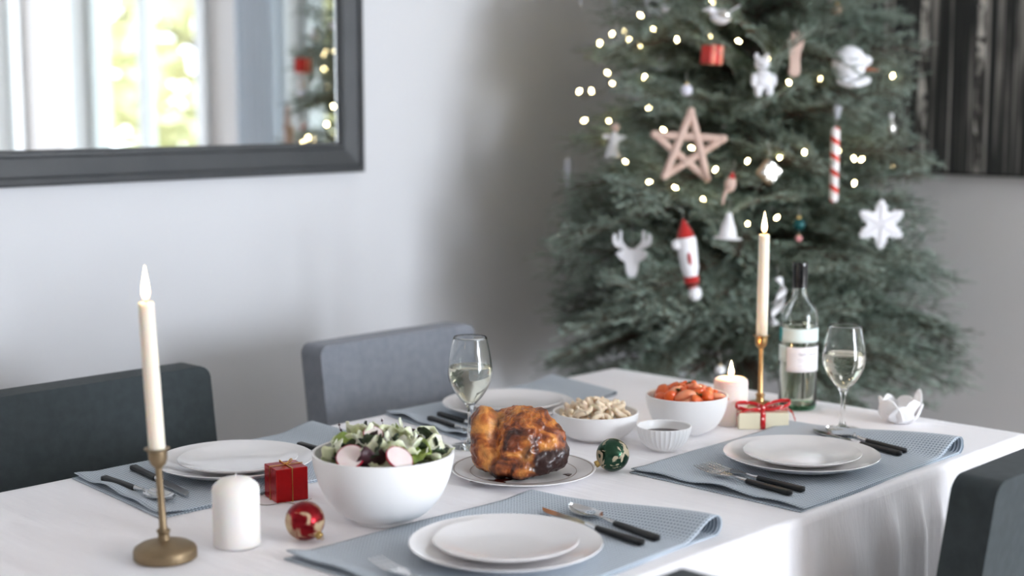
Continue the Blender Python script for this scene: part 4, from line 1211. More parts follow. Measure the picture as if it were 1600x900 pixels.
def label_arc(a0, a1, z0, z1, r, mat, name, par):
    mb = MB()
    mb.grid(40, 4, lambda u, v: (r * math.cos(math.radians(a0 + (a1 - a0) * u)), r * math.sin(math.radians(a0 + (a1 - a0) * u)), z0 + (z1 - z0) * v))
    return mb.build(name, mat, par, solid=0.0002)
# angle -90 faces the camera
ub = label_arc(-182, 2, 0.138, 0.166, BR + 0.0003, m_label2, 'upper_label', t)
label_arc(-182, -158, 0.138, 0.166, BR + 0.0006, m_teal, 'label_stripe', ub)
lb = label_arc(-138, 6, 0.079, 0.129, BR + 0.0003, m_label, 'main_label', t)
label_arc(-190, -140, 0.098, 0.131, BR + 0.0003, m_label2, 'side_label', t)
def scribble(a0, a1, z, amp, n, seed):
    pts = []
    for k in range(n * 6 + 1):
        u = k / (n * 6); a = math.radians(a0 + (a1 - a0) * u + 1.2 * math.sin(u * n * 2 * PI + 1))
        pts.append(((BR + 0.0007) * math.cos(a), (BR + 0.0007) * math.sin(a), z + amp * math.sin(u * n * 2 * PI) * (0.6 + 0.4 * math.sin(k * seed))))
    return pts
sc = MB()
sc.tube(scribble(-100, -76, 0.115, 0.0032, 5, 1.3), 0.0004, 5); sc.tube(scribble(-68, -36, 0.115, 0.0026, 6, 2.1), 0.0004, 5)
for zz in (0.105, 0.101, 0.092): sc.tube(scribble(-104 + (zz * 1000 % 7), -40 - (zz * 1000 % 5), zz, 0.0005, 14, 1.7), 0.00025, 4)
sc.build('label_script', m_ink, lb)

# ------------------------------------------------------------------ white petal dish
m_petal = material('white_bisque', rgb(240, 238, 238), 0.45, sss=0.35, bump=(25, 0.15, 0.002), sss_col=(1.0, 0.9, 0.85))
t = thing('petal_dish', 'white jagged petal-shaped dish at the far right of the table', 'dish', (2.538, 1.384, TZ), FACE)
MB().lathe([(0.0, 0.0), (0.020, 0.0), (0.026, 0.004), (0.031, 0.014), (0.0285, 0.014), (0.023, 0.006), (0.0, 0.004)], 32, wob=lambda a, i: 1 + 0.05 * math.sin(5 * a)).build('cup', m_petal, t)
def petal(ang, hgt, wid, flare, seed, jag):
    def fn(u, v):
        a = ang + (u - 0.5) * wid
        r = 0.0225 + (0.0115 + flare) * math.sin(v * PI / 2) ** 0.8 + 0.003 * mnoise.noise((u * 2, v * 2, seed))
        top = hgt * (1 - 0.55 * abs(2 * u - 1) ** 2.2 + (0.10 * mnoise.noise((u * 7, seed, 0)) if jag else 0.03 * mnoise.noise((u * 4, seed, 0))))
        w = 1 - 0.25 * v * abs(2 * u - 1)
        a = ang + (a - ang) * w
        return (r * math.cos(a), r * math.sin(a), 0.002 + top * v)
    MB().grid(12, 10, fn).build('petal', m_petal, t, solid=0.0018, smooth=80)
for k, (deg, hg, wd, fl, jg) in enumerate([(-62, 0.046, 1.9, 0.003, True), (-140, 0.046, 1.8, 0.008, True), (8, 0.062, 1.5, 0.004, False), (60, 0.044, 1.8, 0.003, True), (120, 0.046, 1.8, 0.001, True), (178, 0.048, 1.7, 0.007, True), (-22, 0.036, 1.6, 0.008, False), (-100, 0.036, 1.7, 0.006, False)]):
    petal(math.radians(deg), hg, wd, fl, k * 3.3, jg)
#PART3
# ------------------------------------------------------------------ christmas tree
TREE = Vector((3.334, 2.285, 0.0))
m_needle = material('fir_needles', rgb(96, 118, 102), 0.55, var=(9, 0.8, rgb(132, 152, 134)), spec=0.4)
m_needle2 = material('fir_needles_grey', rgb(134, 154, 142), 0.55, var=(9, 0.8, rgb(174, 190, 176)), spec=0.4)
m_twigw = material('fir_twig', rgb(84, 66, 52), 0.85, var=(30, 0.7, rgb(58, 46, 38)))
def bough_mesh(seed):
    g = np.random.default_rng(100 + seed)
    L = 0.5
    twigs = []                       # (p0, p1, radius)
    n = 14
    tt = np.linspace(0, 1, n + 1)
    k1, k2 = g.uniform(0.02, 0.05), g.uniform(0.03, 0.09)
    main = np.stack([tt * L, 0.015 * np.sin(tt * 5 + seed), k1 * np.sin(tt * PI) - k2 * tt ** 2 + 0.05 * tt ** 4], 1)
    def at(t):
        f = min(t * n, n - 1e-6); i = int(f); return main[i] + (main[i + 1] - main[i]) * (f - i)
    wood = MB()
    wood.tube(main, [0.006 * (1 - 0.8 * t) for t in tt], 6)
    twigs.append((main[8], main[-1]))
    ns = 26
    for i in range(ns):
        t = 0.10 + 0.86 * i / (ns - 1); side = 1 if i % 2 else -1
        l = (0.20 * (1 - t) ** 0.7 + 0.055) * g.uniform(0.75, 1.15)
        ang = side * math.radians(g.uniform(38, 62))
        d = np.array([math.cos(ang), math.sin(ang), g.uniform(-0.25, 0.12)])
        p0 = at(t); p1 = p0 + d * l * 0.6; p2 = p1 + (d + np.array([0.35, 0, g.uniform(-0.35, 0.1)])) * l * 0.36
        wood.tube([p0, p1, p2], [0.0028, 0.0018, 0.0009], 4)
        twigs += [(p0, p1), (p1, p2)]
        m = max(3, int(l / 0.020))
        for j in range(m):
            u = 0.15 + 0.8 * j / m; q = p0 + (p1 - p0) * u / 0.62 if u < 0.62 else p1 + (p2 - p1) * (u - 0.62) / 0.38
            sd = 1 if j % 2 else -1
            a2 = ang + sd * math.radians(g.uniform(32, 55))
            dd = np.array([math.cos(a2), math.sin(a2), g.uniform(-0.45, 0.2)])
            l2 = (0.035 + 0.05 * (1 - u)) * g.uniform(0.7, 1.2)
            twigs.append((q, q + dd * l2))
            wood.tube([q, q + dd * l2], [0.0011, 0.0006], 3)
    # needles
    P, D, S = [], [], []
    for a, b in twigs:
        v = b - a; l = np.linalg.norm(v)
        if l < 1e-5: continue
        v = v / l; k = max(4, int(l / 0.0030)); s = (np.arange(k) + g.random(k)) / k
        up = np.array([0, 0, 1.0]); r = np.cross(v, up); r /= (np.linalg.norm(r) + 1e-9); w = np.cross(r, v)
        phi = g.normal(0, 0.75, k) + np.where(g.random(k) < 0.5, 0, PI) + 0.35 * np.where(g.random(k) < 0.5, 1, -1)
        out = np.cos(phi)[:, None] * r + np.abs(np.sin(phi))[:, None] * w * 0.8
        dr = 0.62 * v + 0.78 * out; dr /= np.linalg.norm(dr, axis=1)[:, None]
        P.append(a + (b - a) * s[:, None]); D.append(dr); S.append(np.full(k, 1.0))
    P = np.concatenate(P); D = np.concatenate(D); N = len(P)
    ln = g.uniform(0.011, 0.018, N)[:, None]
    rnd = g.normal(size=(N, 3)); sd = np.cross(D, rnd); sd /= np.linalg.norm(sd, axis=1)[:, None]
    hwid = 0.00115
    verts = np.empty((N * 3, 3)); verts[0::3] = P - sd * hwid; verts[1::3] = P + sd * hwid; verts[2::3] = P + D * ln
    nw = len(wood.v)
    allv = np.concatenate([np.array(wood.v), verts])
    faces = wood.f + [(nw + 3 * i, nw + 3 * i + 1, nw + 3 * i + 2) for i in range(N)]
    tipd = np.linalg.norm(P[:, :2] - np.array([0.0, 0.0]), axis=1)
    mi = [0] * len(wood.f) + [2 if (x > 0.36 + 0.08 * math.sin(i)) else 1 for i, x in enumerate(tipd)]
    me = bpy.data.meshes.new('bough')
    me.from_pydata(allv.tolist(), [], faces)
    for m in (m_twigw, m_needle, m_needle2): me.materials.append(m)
    me.polygons.foreach_set('material_index', mi); me.update()
    return me
NV = 9
bmesh_ = [bough_mesh(s) for s in range(NV)]
tree = thing('christmas_tree', 'tall decorated fir christmas tree standing in the room corner', 'christmas tree', TREE)
MB().tube([(0, 0, 0.10), (0.005, 0.004, 0.8), (-0.004, 0.0, 1.6), (0, 0, 2.42)], [0.042, 0.034, 0.022, 0.006], 12).build('trunk', m_bark, tree)
m_stand = material('dark_green_stand', rgb(34, 52, 42), 0.4, 0.3, var=(20, 0.4, rgb(26, 40, 34)))
MB().lathe([(0.0, 0.0), (0.20, 0.0), (0.205, 0.012), (0.12, 0.03), (0.085, 0.06), (0.075, 0.17), (0.07, 0.17), (0.066, 0.05), (0.0, 0.04)], 36).build('tree_stand', m_stand, tree)
def tree_r(z):
    return float(np.interp(z, [0.50, 0.62, 0.75, 1.1, 1.63, 2.1, 2.45], [0.36, 0.50, 0.53, 0.45, 0.36, 0.22, 0.03]))
NB = 190
g = np.random.default_rng(5)
for k in range(NB):
    f = (k + 0.5) / NB
    z = 0.66 + (2.38 - 0.66) * (1 - (1 - f) ** 0.80) if k < 165 else 0.7 + 1.4 * ((k - 165) / 25)
    az = k * 2.39996 + g.uniform(-0.3, 0.3)
    pitch = np.interp(z, [0.6, 1.0, 1.7, 2.4], [-0.10, 0.06, 0.30, 0.9]) + g.uniform(-0.26, 0.26)
    Lb = tree_r(z) * g.uniform(0.86, 1.08)
    if k >= 165: Lb *= 0.62
    o = link('bough', bmesh_[k % NV], tree, (0, 0, z - 0.05 * max(0, pitch) * 2), (g.uniform(-0.85, 0.85), -pitch, az))
    s = Lb / 0.5
    o.scale = (s, s * (1.0 if s > 0.6 else 1.2), s)
# a few boughs that stand out of the outline: direction in plan, height, length, pitch
def px_dir(right, back): return math.atan2(-math.cos(YAW) * right + math.sin(YAW) * back, math.sin(YAW) * right + math.cos(YAW) * back)
for i, (rgt, bck, z, Lb, pitch) in enumerate([(1, -0.1, 0.94, 0.53, -0.05), (1, 0.0, 0.80, 0.58, -0.22), (0.95, -0.3, 0.70, 0.55, -0.10), (1, -0.35, 0.88, 0.52, -0.25), (-1, -0.1, 0.76, 0.50, 0.06), (-1, 0.1, 1.20, 0.47, 0.12),
                                             (-1, 0.0, 1.02, 0.47, 0.05), (1, 0.1, 1.20, 0.46, 0.04), (0.9, -0.4, 1.12, 0.46, -0.1), (-1, 0.2, 1.42, 0.44, 0.2), (-0.9, -0.4, 0.66, 0.50, 0.0), (0.3, -1, 0.72, 0.50, -0.12), (-0.4, -1, 0.85, 0.48, -0.05), (0.7, -0.7, 0.66, 0.5, -0.05)]):
    o = link('bough', bmesh_[(i * 2) % NV], tree, (0, 0, z), (0.2 * (-1) ** i, -pitch, px_dir(rgt, bck))); s = Lb / 0.5; o.scale = (s, s, s)

for i, (az, z, Lb) in enumerate([(3.05, 0.80, 0.60), (3.3, 0.92, 0.59), (2.9, 1.04, 0.57), (3.2, 1.14, 0.55), (2.8, 0.72, 0.58), (3.1, 1.36, 0.48), (2.95, 1.5, 0.46), (2.6, 0.95, 0.55), (2.65, 1.12, 0.5)]):  # extra boughs, added to spread the tree's shadow farther along the left wall
    o = link('bough', bmesh_[(i * 4 + 1) % NV], tree, (0, 0, z), (0.4 * (-1) ** i, -0.03, az)); s = Lb / 0.5; o.scale = (s, s, s)

# ------------------------------------------------------------------ string lights
LIGHTS = [(3.098,2.622,1.520),(3.124,2.599,1.545),(3.038,2.473,1.523),(3.015,2.416,1.509),(3.037,2.433,1.584),(3.016,2.374,1.545),(3.012,2.295,1.517),(3.042,2.216,1.522),(3.082,2.157,1.512),(3.129,2.102,1.468),(3.169,2.064,1.410),(3.270,2.038,1.419),(3.434,2.042,1.430),
          (3.105,2.600,1.440),(3.052,2.538,1.411),(3.048,2.651,1.390),(3.071,2.627,1.391),(2.987,2.378,1.425),(2.964,2.344,1.348),(3.050,2.634,1.312),(3.088,2.586,1.268),(2.971,2.302,1.292),(2.969,2.212,1.249),(2.978,2.146,1.197),(3.028,2.086,1.218),(3.091,2.035,1.226),(3.155,2.005,1.238),(3.264,1.975,1.241),(3.319,1.963,1.219),(3.355,1.962,1.216),(3.303,1.950,1.158),
          (2.982,2.434,1.209),(2.939,2.321,1.162),(2.936,2.236,1.151),(2.948,2.159,1.124),(2.966,2.092,1.085),(2.987,2.054,1.068),(3.047,2.010,1.082),(3.080,2.184,1.570),(3.065,2.227,1.610)]
# the string goes on around the back and up the tree
for k in range(46):
    z = 0.98 + 0.030 * k; a = k * 0.75 + 0.4; r = tree_r(z) * 0.93
    d = Vector((math.cos(a), math.sin(a), 0))
    if z < 1.66 and d.dot(-FW) > 0.25 : continue
    LIGHTS.append((TREE.x + r * d.x, TREE.y + r * d.y, z))
m_bulb = material('warm_bulb', rgb(255, 226, 160), 0.3, emit=((1.0, 0.80, 0.42, 1), 30.0), var=(5, 0.1, rgb(255, 220, 150)))
m_wire = material('green_wire', rgb(40, 48, 40), 0.6, var=(50, 0.4, rgb(28, 34, 30)))
sl = thing('string_lights', 'warm white string lights wound around the christmas tree', 'string lights', TREE)
bb = MB(); bb.lathe([(0.0, -0.006), (0.0022, -0.0055), (0.0036, -0.001), (0.0036, 0.002), (0.0024, 0.0055), (0.0, 0.0066)], 10)
me_bulb = bb.mesh('bulb', m_bulb, 80)
LIGHTS = [tuple(Vector(p) + (Vector(cam.location) - Vector(p)).normalized() * (0.035 if i < 40 else 0.0)) for i, p in enumerate(LIGHTS)]
for p in LIGHTS:
    link('bulb', me_bulb, sl, Vector(p) - TREE, (random.uniform(-1, 1), random.uniform(-1, 1), 0))
run = []
for i, p in enumerate(LIGHTS):
    p = Vector(p) - TREE
    if run and (run[-1] - p).length > 0.34:
        if len(run) > 2: MB().tube(run, 0.0011, 5).build('light_wire', m_wire, sl)
        run = []
    if run:
        a = run[-1]
        run += [a.lerp(p, k / 5) - Vector((0, 0, 0.02 * math.sin(PI * k / 5))) for k in range(1, 5)]
    run.append(p)
if len(run) > 2: MB().tube(run, 0.0011, 5).build('light_wire', m_wire, sl)

# ------------------------------------------------------------------ tree ornaments
m_ow = material('matte_white_ornament', rgb(226, 226, 228), 0.6, bump=(120, 0.2, 0.001))
m_felt = material('white_felt', rgb(232, 232, 236), 0.95, sheen=0.3, bump=(260, 0.5, 0.002))
m_bead = material('white_beads', rgb(232, 230, 234), 0.35, bump=(300, 0.6, 0.002))
m_wood = material('pale_birch_wood', rgb(190, 166, 140), 0.65, var=(30, 0.6, rgb(164, 138, 112)))
m_pinkw = material('blush_wood', rgb(206, 180, 166), 0.65, var=(30, 0.6, rgb(188, 158, 144)))
m_ored = material('red_lacquer', rgb(206, 40, 24), 0.35, var=(20, 0.5, rgb(180, 24, 18)))
m_orib = material('pale_orange_ribbon', rgb(240, 150, 120), 0.5, var=(60, 0.5, rgb(246, 190, 170)))
m_oclear = pane_material('clear_acrylic', (0.86, 0.88, 0.90, 1))
m_ice = material('frosted_icicle', rgb(220, 224, 232), 0.25, transm=0.35, bump=(90, 0.4, 0.002))
m_silver = material('silver_foil', rgb(214, 212, 206), 0.22, 0.85, bump=(60, 0.4, 0.002))
m_hook = material('thin_silver_thread', rgb(170, 170, 166), 0.4, 0.6, var=(50, 0.3, rgb(140, 140, 136)))
m_carrot = material('orange_nose', rgb(150, 98, 72), 0.6, var=(40, 0.5, rgb(120, 76, 56)))
m_dkred = material('dark_red_felt', rgb(176, 30, 26), 0.9, sheen=0.3, var=(40, 0.5, rgb(150, 20, 20)))
m_belt = material('dark_brown_belt', rgb(70, 40, 26), 0.6, var=(40, 0.5, rgb(50, 28, 18)))
def orn(name, label, p, rz=0.0, tilt=(0, 0)):
    """ornament hung on the tree; its root is at the middle of the ornament and faces the room"""
    p = Vector(p); p = p + (Vector(cam.location) - p).normalized() * 0.060      # clear of the needles
    return thing(name, label, 'ornament', p, 0, None, (tilt[0], tilt[1], FACE + rz))
def hook(t, z0, h=0.03):
    MB().tube([(0, 0, z0), (0.001, 0.004, z0 + h * 0.5), (0, 0.012, z0 + h)], 0.0007, 5).build('hanging_thread', m_hook, t)
# icicles
def icicle(label, p, h=0.075, r=0.010):
    t = orn('icicle_ornament', label, p)
    MB().lathe([(0.0, -h / 2), (r * 0.35, -h * 0.40), (r * 0.75, -h * 0.1), (r, h * 0.25), (r * 0.7, h * 0.42), (0.0, h / 2)], 10, wob=lambda a, i: 1 + 0.12 * math.sin(i * 2.6 + a)).build('icicle', m_ice, t, smooth=30)
    hook(t, h / 2)
icicle('frosted icicle at the upper left of the tree, beside the pale pink ornament', (3.115, 2.585, 1.650))
icicle('frosted icicle at the top edge, farthest left beside the tree', (3.078, 2.672, 1.655))
icicle('frosted icicle at the top edge, nearest the tree middle', (3.015, 2.397, 1.640))
icicle('slim frosted icicle at the outer left of the tree, low near the dark wall', (3.007, 2.653, 1.168), 0.09, 0.011)
icicle('small frosted drop above the striped candy stick', (3.273, 1.987, 1.337), 0.042, 0.011)
t = orn('pink_bell_ornament', 'pale pink ornament cut by the top edge of the tree', (3.030, 2.465, 1.660))
MB().lathe([(0.0, 0.030), (0.010, 0.027), (0.020, 0.012), (0.026, -0.010), (0.036, -0.026), (0.034, -0.027), (0.022, -0.010), (0.0, 0.02)], 28).build('bell', m_pinkw, t); hook(t, 0.03)
# small balls
def ballorn(label, p, r, mat):
    t = orn('small_ball_ornament', label, p)
    MB().ball((0, 0, 0), r, 24, 16).build('ball', mat, t)
    MB().lathe([(0.0, r - 0.001), (r * 0.28, r - 0.001), (r * 0.26, r + r * 0.22), (0.0, r + r * 0.24)], 14).build('cap', m_gold, t); hook(t, r * 1.2, 0.025)
ballorn('small pearly ball ornament high on the left of the tree', (3.009, 2.330, 1.598), 0.012, material('pearl_white', rgb(206, 204, 210), 0.25, coat=0.3, var=(30, 0.3, rgb(190, 190, 196))))
ballorn('pale wooden ball ornament high on the right of the tree', (3.372, 2.056, 1.598), 0.0145, m_wood)
ballorn('white ball ornament hanging just above the twig star', (2.967, 2.229, 1.391), 0.0145, material('lilac_white', rgb(222, 222, 234), 0.3, coat=0.3, var=(30, 0.3, rgb(204, 204, 220))))
ballorn('tiny teal ball ornament above the bottle neck', (3.055, 1.952, 1.068), 0.015, material('teal_glass', rgb(20, 84, 84), 0.2, 0.4, var=(30, 0.4, rgb(16, 64, 66))))
ballorn('tiny pink ball ornament below the teal one', (3.049, 1.948, 1.035), 0.008, material('pink_gloss', rgb(214, 150, 150), 0.3, var=(30, 0.4, rgb(196, 120, 124))))
ballorn('small frosted ball low on the tree beside the pillar candle flame', (2.870, 2.044, 0.724), 0.012, m_ow)
# clear bird / teapot shaped figure
t = orn('bird_ornament', 'pale glassy bird ornament at the top of the tree', (3.052, 2.190, 1.578))
mb = MB(); mb.ball((0, 0, -0.006), (0.026, 0.018, 0.019), 24, 16); mb.ball((-0.024, 0, 0.010), (0.012, 0.011, 0.010), 16, 10)
mb.lathe([(0.0, 0.0), (0.004, 0.0), (0.0, 0.014)], 10, M=Matrix.Translation((-0.034, 0, 0.010)) @ Matrix.Rotation(-PI / 2, 4, 'Y'))
mb.build('body', m_bead, t)
MB().grid(6, 6, lambda u, v: (0.014 + 0.030 * u, (v - 0.5) * 0.02 * (0.5 + u), 0.002 + 0.018 * u)).build('tail', m_bead, t, solid=0.003)
MB().ball((0.004, -0.012, -0.002), (0.018, 0.008, 0.011), 16, 10).build('wing', m_silver, t); hook(t, 0.018, 0.04)
# red gift ornament
t = orn('gift_ornament', 'glossy red gift ornament with pale ribbons on the tree', (3.008, 2.183, 1.477), 0.5, (0.0, 0.08))
MB().box((0, 0, 0), (0.040, 0.040, 0.044)).build('box', m_ored, t, bevel=0.003, smooth=0)
for x in (-0.010, 0.012):
    rb = MB(); band(rb, [(x, -0.0206, -0.0225), (x, -0.0206, 0.0225), (x, 0.0206, 0.0225), (x, 0.0206, -0.0225), (x, -0.0206, -0.0225)], 0.008, (1, 0, 0)); rb.build('ribbon', m_orib, t, solid=0.0012)
hook(t, 0.022)
# white bear
t = orn('bear_ornament', 'white plush bear ornament on the upper right of the tree', (3.085, 2.083, 1.425), 0.1)
mb = MB(); mb.ball((0, 0, -0.008), (0.024, 0.018, 0.024), 22, 14)
mb.build('body', m_felt, t)
for x in (-0.013, 0.014): MB().ball((x, -0.004, -0.034), (0.010, 0.011, 0.018), 14, 10).build('leg', m_felt, t)
for x in (-0.024, 0.024): MB().ball((x, -0.003, -0.010), (0.008, 0.009, 0.017), 14, 10).build('arm', m_felt, t)
mb = MB(); mb.ball((-0.004, -0.002, 0.030), (0.019, 0.017, 0.017), 20, 12); mb.ball((-0.004, -0.017, 0.026), (0.008, 0.008, 0.006), 12, 8); hd = mb.build('head', m_felt, t)
for x in (-0.018, 0.008): MB().ball((x, 0, 0.047), (0.006, 0.005, 0.009), 12, 8).build('ear', m_felt, hd)
hook(t, 0.046)
# hand-shaped wooden ornament
t = orn('hand_ornament', 'pale wooden hand-shaped ornament left of the snowman head', (3.156, 2.040, 1.482))
mb = MB(); mb.outline([(-0.015, -0.050), (-0.006, -0.058), (0.008, -0.056), (0.014, -0.046), (0.012, -0.020), (0.014, 0.004), (0.020, 0.018), (0.022, 0.044), (0.017, 0.050), (0.013, 0.028), (0.010, 0.048), (0.005, 0.056), (0.002, 0.030), (-0.003, 0.050), (-0.009, 0.050), (-0.009, 0.026), (-0.014, 0.036), (-0.018, 0.030), (-0.016, 0.004), (-0.012, -0.020)], 0.010)
mb.build('hand', m_pinkw, t, bevel=0.003, smooth=30); hook(t, 0.05)
# snowman head
t = orn('snowman_ornament', 'big white snowman head ornament with a carrot nose', (3.300, 1.965, 1.440))
MB().ball((-0.006, 0, 0.018), (0.043, 0.036, 0.042), 30, 20, disp=lambda p: 0.05 * mnoise.noise(p * 2.5)).build('head', m_felt, t)
MB().ball((0.034, -0.006, 0.024), (0.014, 0.014, 0.013), 18, 12).build('cheek', m_felt, t)
mb = MB()
for k in range(9):
    a = -0.35 + k * 0.36
    mb.ball((-0.026 + 0.0075 * k, -0.018 + 0.012 * abs(k - 4) / 4, -0.026 - 0.008 * math.sin(k * 0.42)), (0.013, 0.013, 0.010), 14, 10)
mb.build('scarf', m_felt, t)
MB().tube([(0.030, -0.010, 0.004), (0.048, -0.014, 0.002), (0.066, -0.016, -0.001)], [0.0065, 0.0045, 0.0012], 10).build('nose', m_carrot, t); hook(t, 0.06, 0.04)
# striped candy stick
def stripe_material():
    m = material('red_white_spiral', rgb(236, 230, 226), 0.35)
    nt = m.node_tree; b = nt.nodes['Principled BSDF']; tc = nt.nodes.new('ShaderNodeTexCoord'); sx = nt.nodes.new('ShaderNodeSeparateXYZ')
    nt.links.new(tc.outputs['Object'], sx.inputs[0])
    at = nt.nodes.new('ShaderNodeMath'); at.operation = 'ARCTAN2'; nt.links.new(sx.outputs['Y'], at.inputs[0]); nt.links.new(sx.outputs['X'], at.inputs[1])
    d = nt.nodes.new('ShaderNodeMath'); d.operation = 'MULTIPLY'; d.inputs[1].default_value = 1 / (2 * PI); nt.links.new(at.outputs[0], d.inputs[0])
    z = nt.nodes.new('ShaderNodeMath'); z.operation = 'MULTIPLY_ADD'; z.inputs[1].default_value = 26; nt.links.new(sx.outputs['Z'], z.inputs[0]); nt.links.new(d.outputs[0], z.inputs[2])
    f = nt.nodes.new('ShaderNodeMath'); f.operation = 'FRACT'; nt.links.new(z.outputs[0], f.inputs[0])
    l = nt.nodes.new('ShaderNodeMath'); l.operation = 'LESS_THAN'; l.inputs[1].default_value = 0.34; nt.links.new(f.outputs[0], l.inputs[0])
    mx = nt.nodes.new('ShaderNodeMix'); mx.data_type = 'RGBA'; mx.inputs['A'].default_value = rgb(236, 230, 228); mx.inputs['B'].default_value = rgb(212, 54, 30)
    nt.links.new(l.outputs[0], mx.inputs['Factor']); nt.links.new(mx.outputs['Result'], b.inputs['Base Color']); return m
t = orn('candy_stick_ornament', 'long red and white striped candy stick ornament', (3.197, 1.944, 1.210))
MB().lathe([(0.0, -0.093), (0.008, -0.092), (0.0105, -0.086), (0.0105, 0.080), (0.008, 0.087), (0.004, 0.090), (0.0, 0.090)], 24).build('stick', stripe_material(), t)
hook(t, 0.09, 0.05)
# clear glass drop
t = orn('glass_drop_ornament', 'small ribbed silver bulb ornament before the birch painting', (3.605, 2.022, 1.299))
MB().lathe([(0.0, -0.026), (0.010, -0.024), (0.0155, -0.014), (0.0145, -0.002), (0.010, 0.010), (0.0055, 0.020), (0.0, 0.021)], 24, wob=lambda a, i: 1 + 0.03 * math.sin(i * 3)).build('bulb', m_silver, t)
MB().lathe([(0.0, 0.020), (0.006, 0.020), (0.0065, 0.030), (0.004, 0.034), (0.0, 0.035)], 16).build('cap', m_ow, t); hook(t, 0.034)
# twig star: five bars in a pentagram
t = orn('star_ornament', 'large pale twig star ornament on the tree', (2.935, 2.198, 1.250), 0.0, (0, 0.04))
tips = [(0.088 * math.sin(2 * PI * k / 5 + 0.02), 0.088 * math.cos(2 * PI * k / 5 + 0.02)) for k in range(5)]
for k in range(5):
    a, b = tips[k], tips[(k + 2) % 5]; dy = 0.003 * (k % 3 - 1)
    mb = MB(); mb.tube([(a[0], dy, a[1]), ((a[0] + b[0]) / 2, dy, (a[1] + b[1]) / 2), (b[0], dy, b[1])], [0.0085, 0.010, 0.0085], 8); mb.ball((a[0], dy, a[1]), 0.010, 12, 8)
    mb.build('star_bar', m_pinkw, t)
hook(t, 0.088, 0.05)
# angel
t = orn('angel_ornament', 'white angel ornament at the left edge of the tree', (2.985, 2.475, 1.262), 0.0, (0, 0.08))
MB().lathe([(0.0, -0.045), (0.020, -0.045), (0.017, -0.030), (0.009, 0.005), (0.006, 0.022), (0.0, 0.024)], 20).build('robe', m_ow, t)
MB().ball((0, 0, 0.034), 0.011, 16, 12).build('head', m_pinkw, t)
for s in (-1, 1): MB().grid(6, 5, lambda u, v: (s * (0.004 + 0.026 * u), 0.006, -0.004 + 0.020 * v * (1 - 0.6 * u) + 0.010 * u)).build('wing', m_ow, t, solid=0.004)
hook(t, 0.044)
# silver gem gift
t = orn('silver_gem_ornament', 'square silver foil gem ornament turned on its corner', (3.030, 2.024, 1.194), 0.25, (0.0, 0.0))
mb = MB()
M = Matrix.Rotation(math.radians(40), 4, 'Y')
mb.box((0, 0, 0), (0.044, 0.026, 0.044), M=M); mb.build('block', m_wood, t, bevel=0.003, smooth=0)
for x in (-0.011, 0.011):
    for z in (-0.011, 0.011):
        MB().lathe([(0.0, -0.013), (0.0145, -0.013), (0.007, -0.0205), (0.0, -0.021)], 4, M=M @ Matrix.Translation((x, -0.0005, z)) @ Matrix.Rotation(PI / 2, 4, 'X') @ Matrix.Rotation(PI / 4, 4, 'Z') @ Matrix.Diagonal((1, 1, -1, 1)).to_4x4()).build('foil_facet', m_silver, t, smooth=0)
hook(t, 0.033, 0.04)
# gnome
t = orn('gnome_ornament', 'small pale round figure with red cap between the star and the silver gem', (2.960, 2.089, 1.160), 0.0, (0, 0.2))
MB().ball((0, 0, 0.004), (0.014, 0.012, 0.020), 18, 12).build('body', m_pinkw, t)
MB().lathe([(0.0, 0.018), (0.009, 0.018), (0.003, 0.032), (0.0, 0.034)], 14).build('cap', m_dkred, t)
MB().tube([(-0.006, -0.002, -0.010), (-0.009, -0.003, -0.028), (-0.008, -0.003, -0.046)], [0.005, 0.004, 0.003], 8).build('leg', m_pinkw, t); hook(t, 0.032)
# bell on a disc
t = orn('bell_ornament', 'pale cone-shaped bell ornament on a disc, left of the right taper flame', (2.925, 2.067, 1.062), 0.0, (0, 0.05))
MB().lathe([(0.0, -0.022), (0.022, -0.022), (0.017, 0.0), (0.010, 0.020), (0.006, 0.034), (0.0, 0.036)], 24).build('cone', m_ow, t)
MB().lathe([(0.0, -0.027), (0.033, -0.027), (0.034, -0.024), (0.022, -0.022), (0.0, -0.0225)], 28).build('disc', m_ow, t); hook(t, 0.036)
# reindeer head silhouette
t = orn('reindeer_ornament', 'flat white reindeer head ornament with antlers, low left on the tree', (2.842, 2.296, 0.990))
half = [(0.0, -0.060), (0.008, -0.059), (0.014, -0.046), (0.017, -0.022), (0.030, -0.014), (0.040, 0.000), (0.028, 0.006), (0.022, 0.010), (0.034, 0.012), (0.046, 0.022), (0.048, 0.040), (0.042, 0.050), (0.038, 0.046), (0.038, 0.030), (0.032, 0.034), (0.032, 0.054), (0.025, 0.056), (0.024, 0.030), (0.018, 0.022), (0.008, 0.012), (0.0, 0.010)]
mb = MB(); mb.outline(half + [(-x, z) for x, z in reversed(half[1:-1])], 0.010); mb.build('silhouette', m_felt, t, bevel=0.0025, smooth=30)
hook(t, 0.012, 0.06)
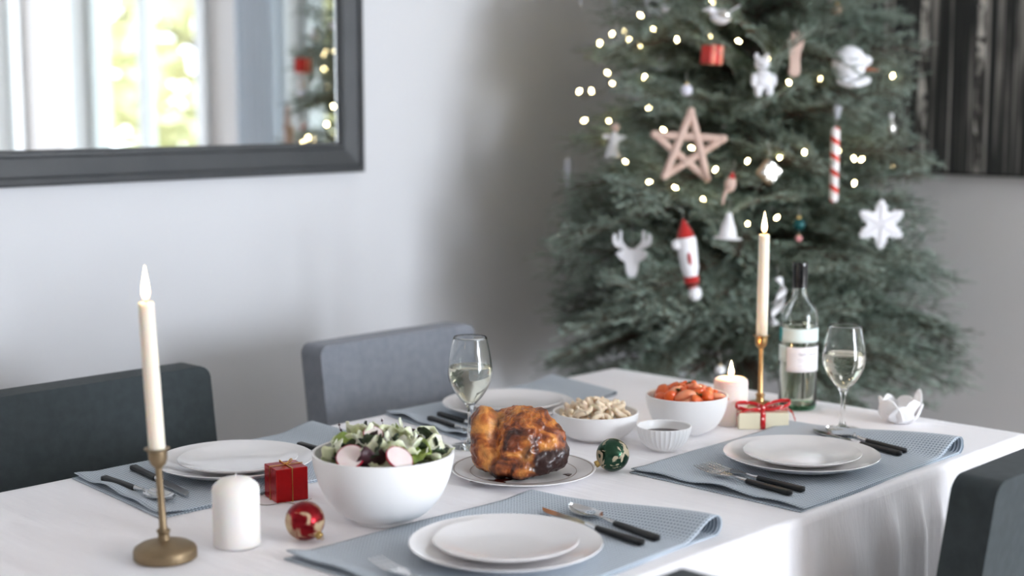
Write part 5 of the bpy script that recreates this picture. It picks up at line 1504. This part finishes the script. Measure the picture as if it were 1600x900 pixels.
# capped long-bearded figure
t = orn('capped_figure_ornament', 'long red-capped white-bearded felt figure low on the tree', (2.855, 2.131, 0.985), 0.0, (0, -0.15))
_c = MB().lathe([(0.0, 0.052), (0.021, 0.050), (0.019, 0.062), (0.010, 0.082), (0.003, 0.096), (0.0, 0.097)], 22); cp = _c.build('cap', m_dkred, t)
MB().ball((-0.024, -0.006, 0.040), 0.0125, 16, 12).build('pompom', m_felt, cp)
MB().lathe([(0.0, -0.042), (0.015, -0.042), (0.021, -0.020), (0.023, 0.015), (0.024, 0.045), (0.021, 0.054), (0.0, 0.056)], 26).build('beard', m_felt, t)
MB().ball((0, -0.022, 0.005), (0.0045, 0.004, 0.016), 12, 10).build('mouth_patch', m_dkred, t)
mb = MB(); mb.lathe([(0.0, -0.066), (0.012, -0.066), (0.018, -0.054), (0.018, -0.040), (0.0, -0.038)], 22); ct = mb.build('coat', m_dkred, t)
MB().lathe([(0.0150, -0.062), (0.0185, -0.062), (0.0190, -0.056), (0.0170, -0.056)], 22, closed=True).build('belt', m_belt, ct)
MB().ball((0.004, 0, -0.082), (0.016, 0.014, 0.018), 18, 12).build('tip', m_felt, t); hook(t, 0.096)
# snowflake
t = orn('snowflake_ornament', 'big white glittery snowflake ornament against the grey wall', (3.327, 1.885, 1.056), 0.0, (0, 0.0))
pts = []
for k in range(6):
    a = PI / 2 + k * PI / 3
    for da, r in ((-0.50, 0.036), (-0.30, 0.040), (-0.36, 0.050), (-0.20, 0.047), (-0.17, 0.056), (0.0, 0.062), (0.17, 0.056), (0.20, 0.047), (0.36, 0.050), (0.30, 0.040)):
        pts.append((r * math.cos(a + da), r * math.sin(a + da)))
pts = [(x, z) for x, z in pts]
mb = MB(); mb.outline(pts, 0.009); mb.build('flake', m_felt, t, bevel=0.002, smooth=30)
for k in range(6):
    a = PI / 2 + k * PI / 3
    MB().tube([(0.006 * math.cos(a), -0.006, 0.006 * math.sin(a)), (0.052 * math.cos(a), -0.006, 0.052 * math.sin(a))], 0.003, 8).build('rib', m_bead, t)
hook(t, 0.062, 0.04)
# white twirl
t = orn('twirl_ornament', 'white twisted ribbon ornament behind the bottle neck', (2.945, 1.937, 0.885))
for q, (x0, z0) in enumerate(((0.0, 0.03), (0.004, -0.02))):
    mb = MB(); pp, dd = [], []
    for k in range(25):
        u = k / 24; a = u * 5.2 + q
        pp.append((x0 + 0.014 * math.sin(u * PI * 1.2 + q * 2), 0, z0 + 0.034 - 0.062 * u)); dd.append((math.cos(a), math.sin(a), 0.25))
    band(mb, pp, 0.017, dd); mb.build('twisted_ribbon', m_ow, t, solid=0.0025, smooth=80)
hook(t, 0.062)
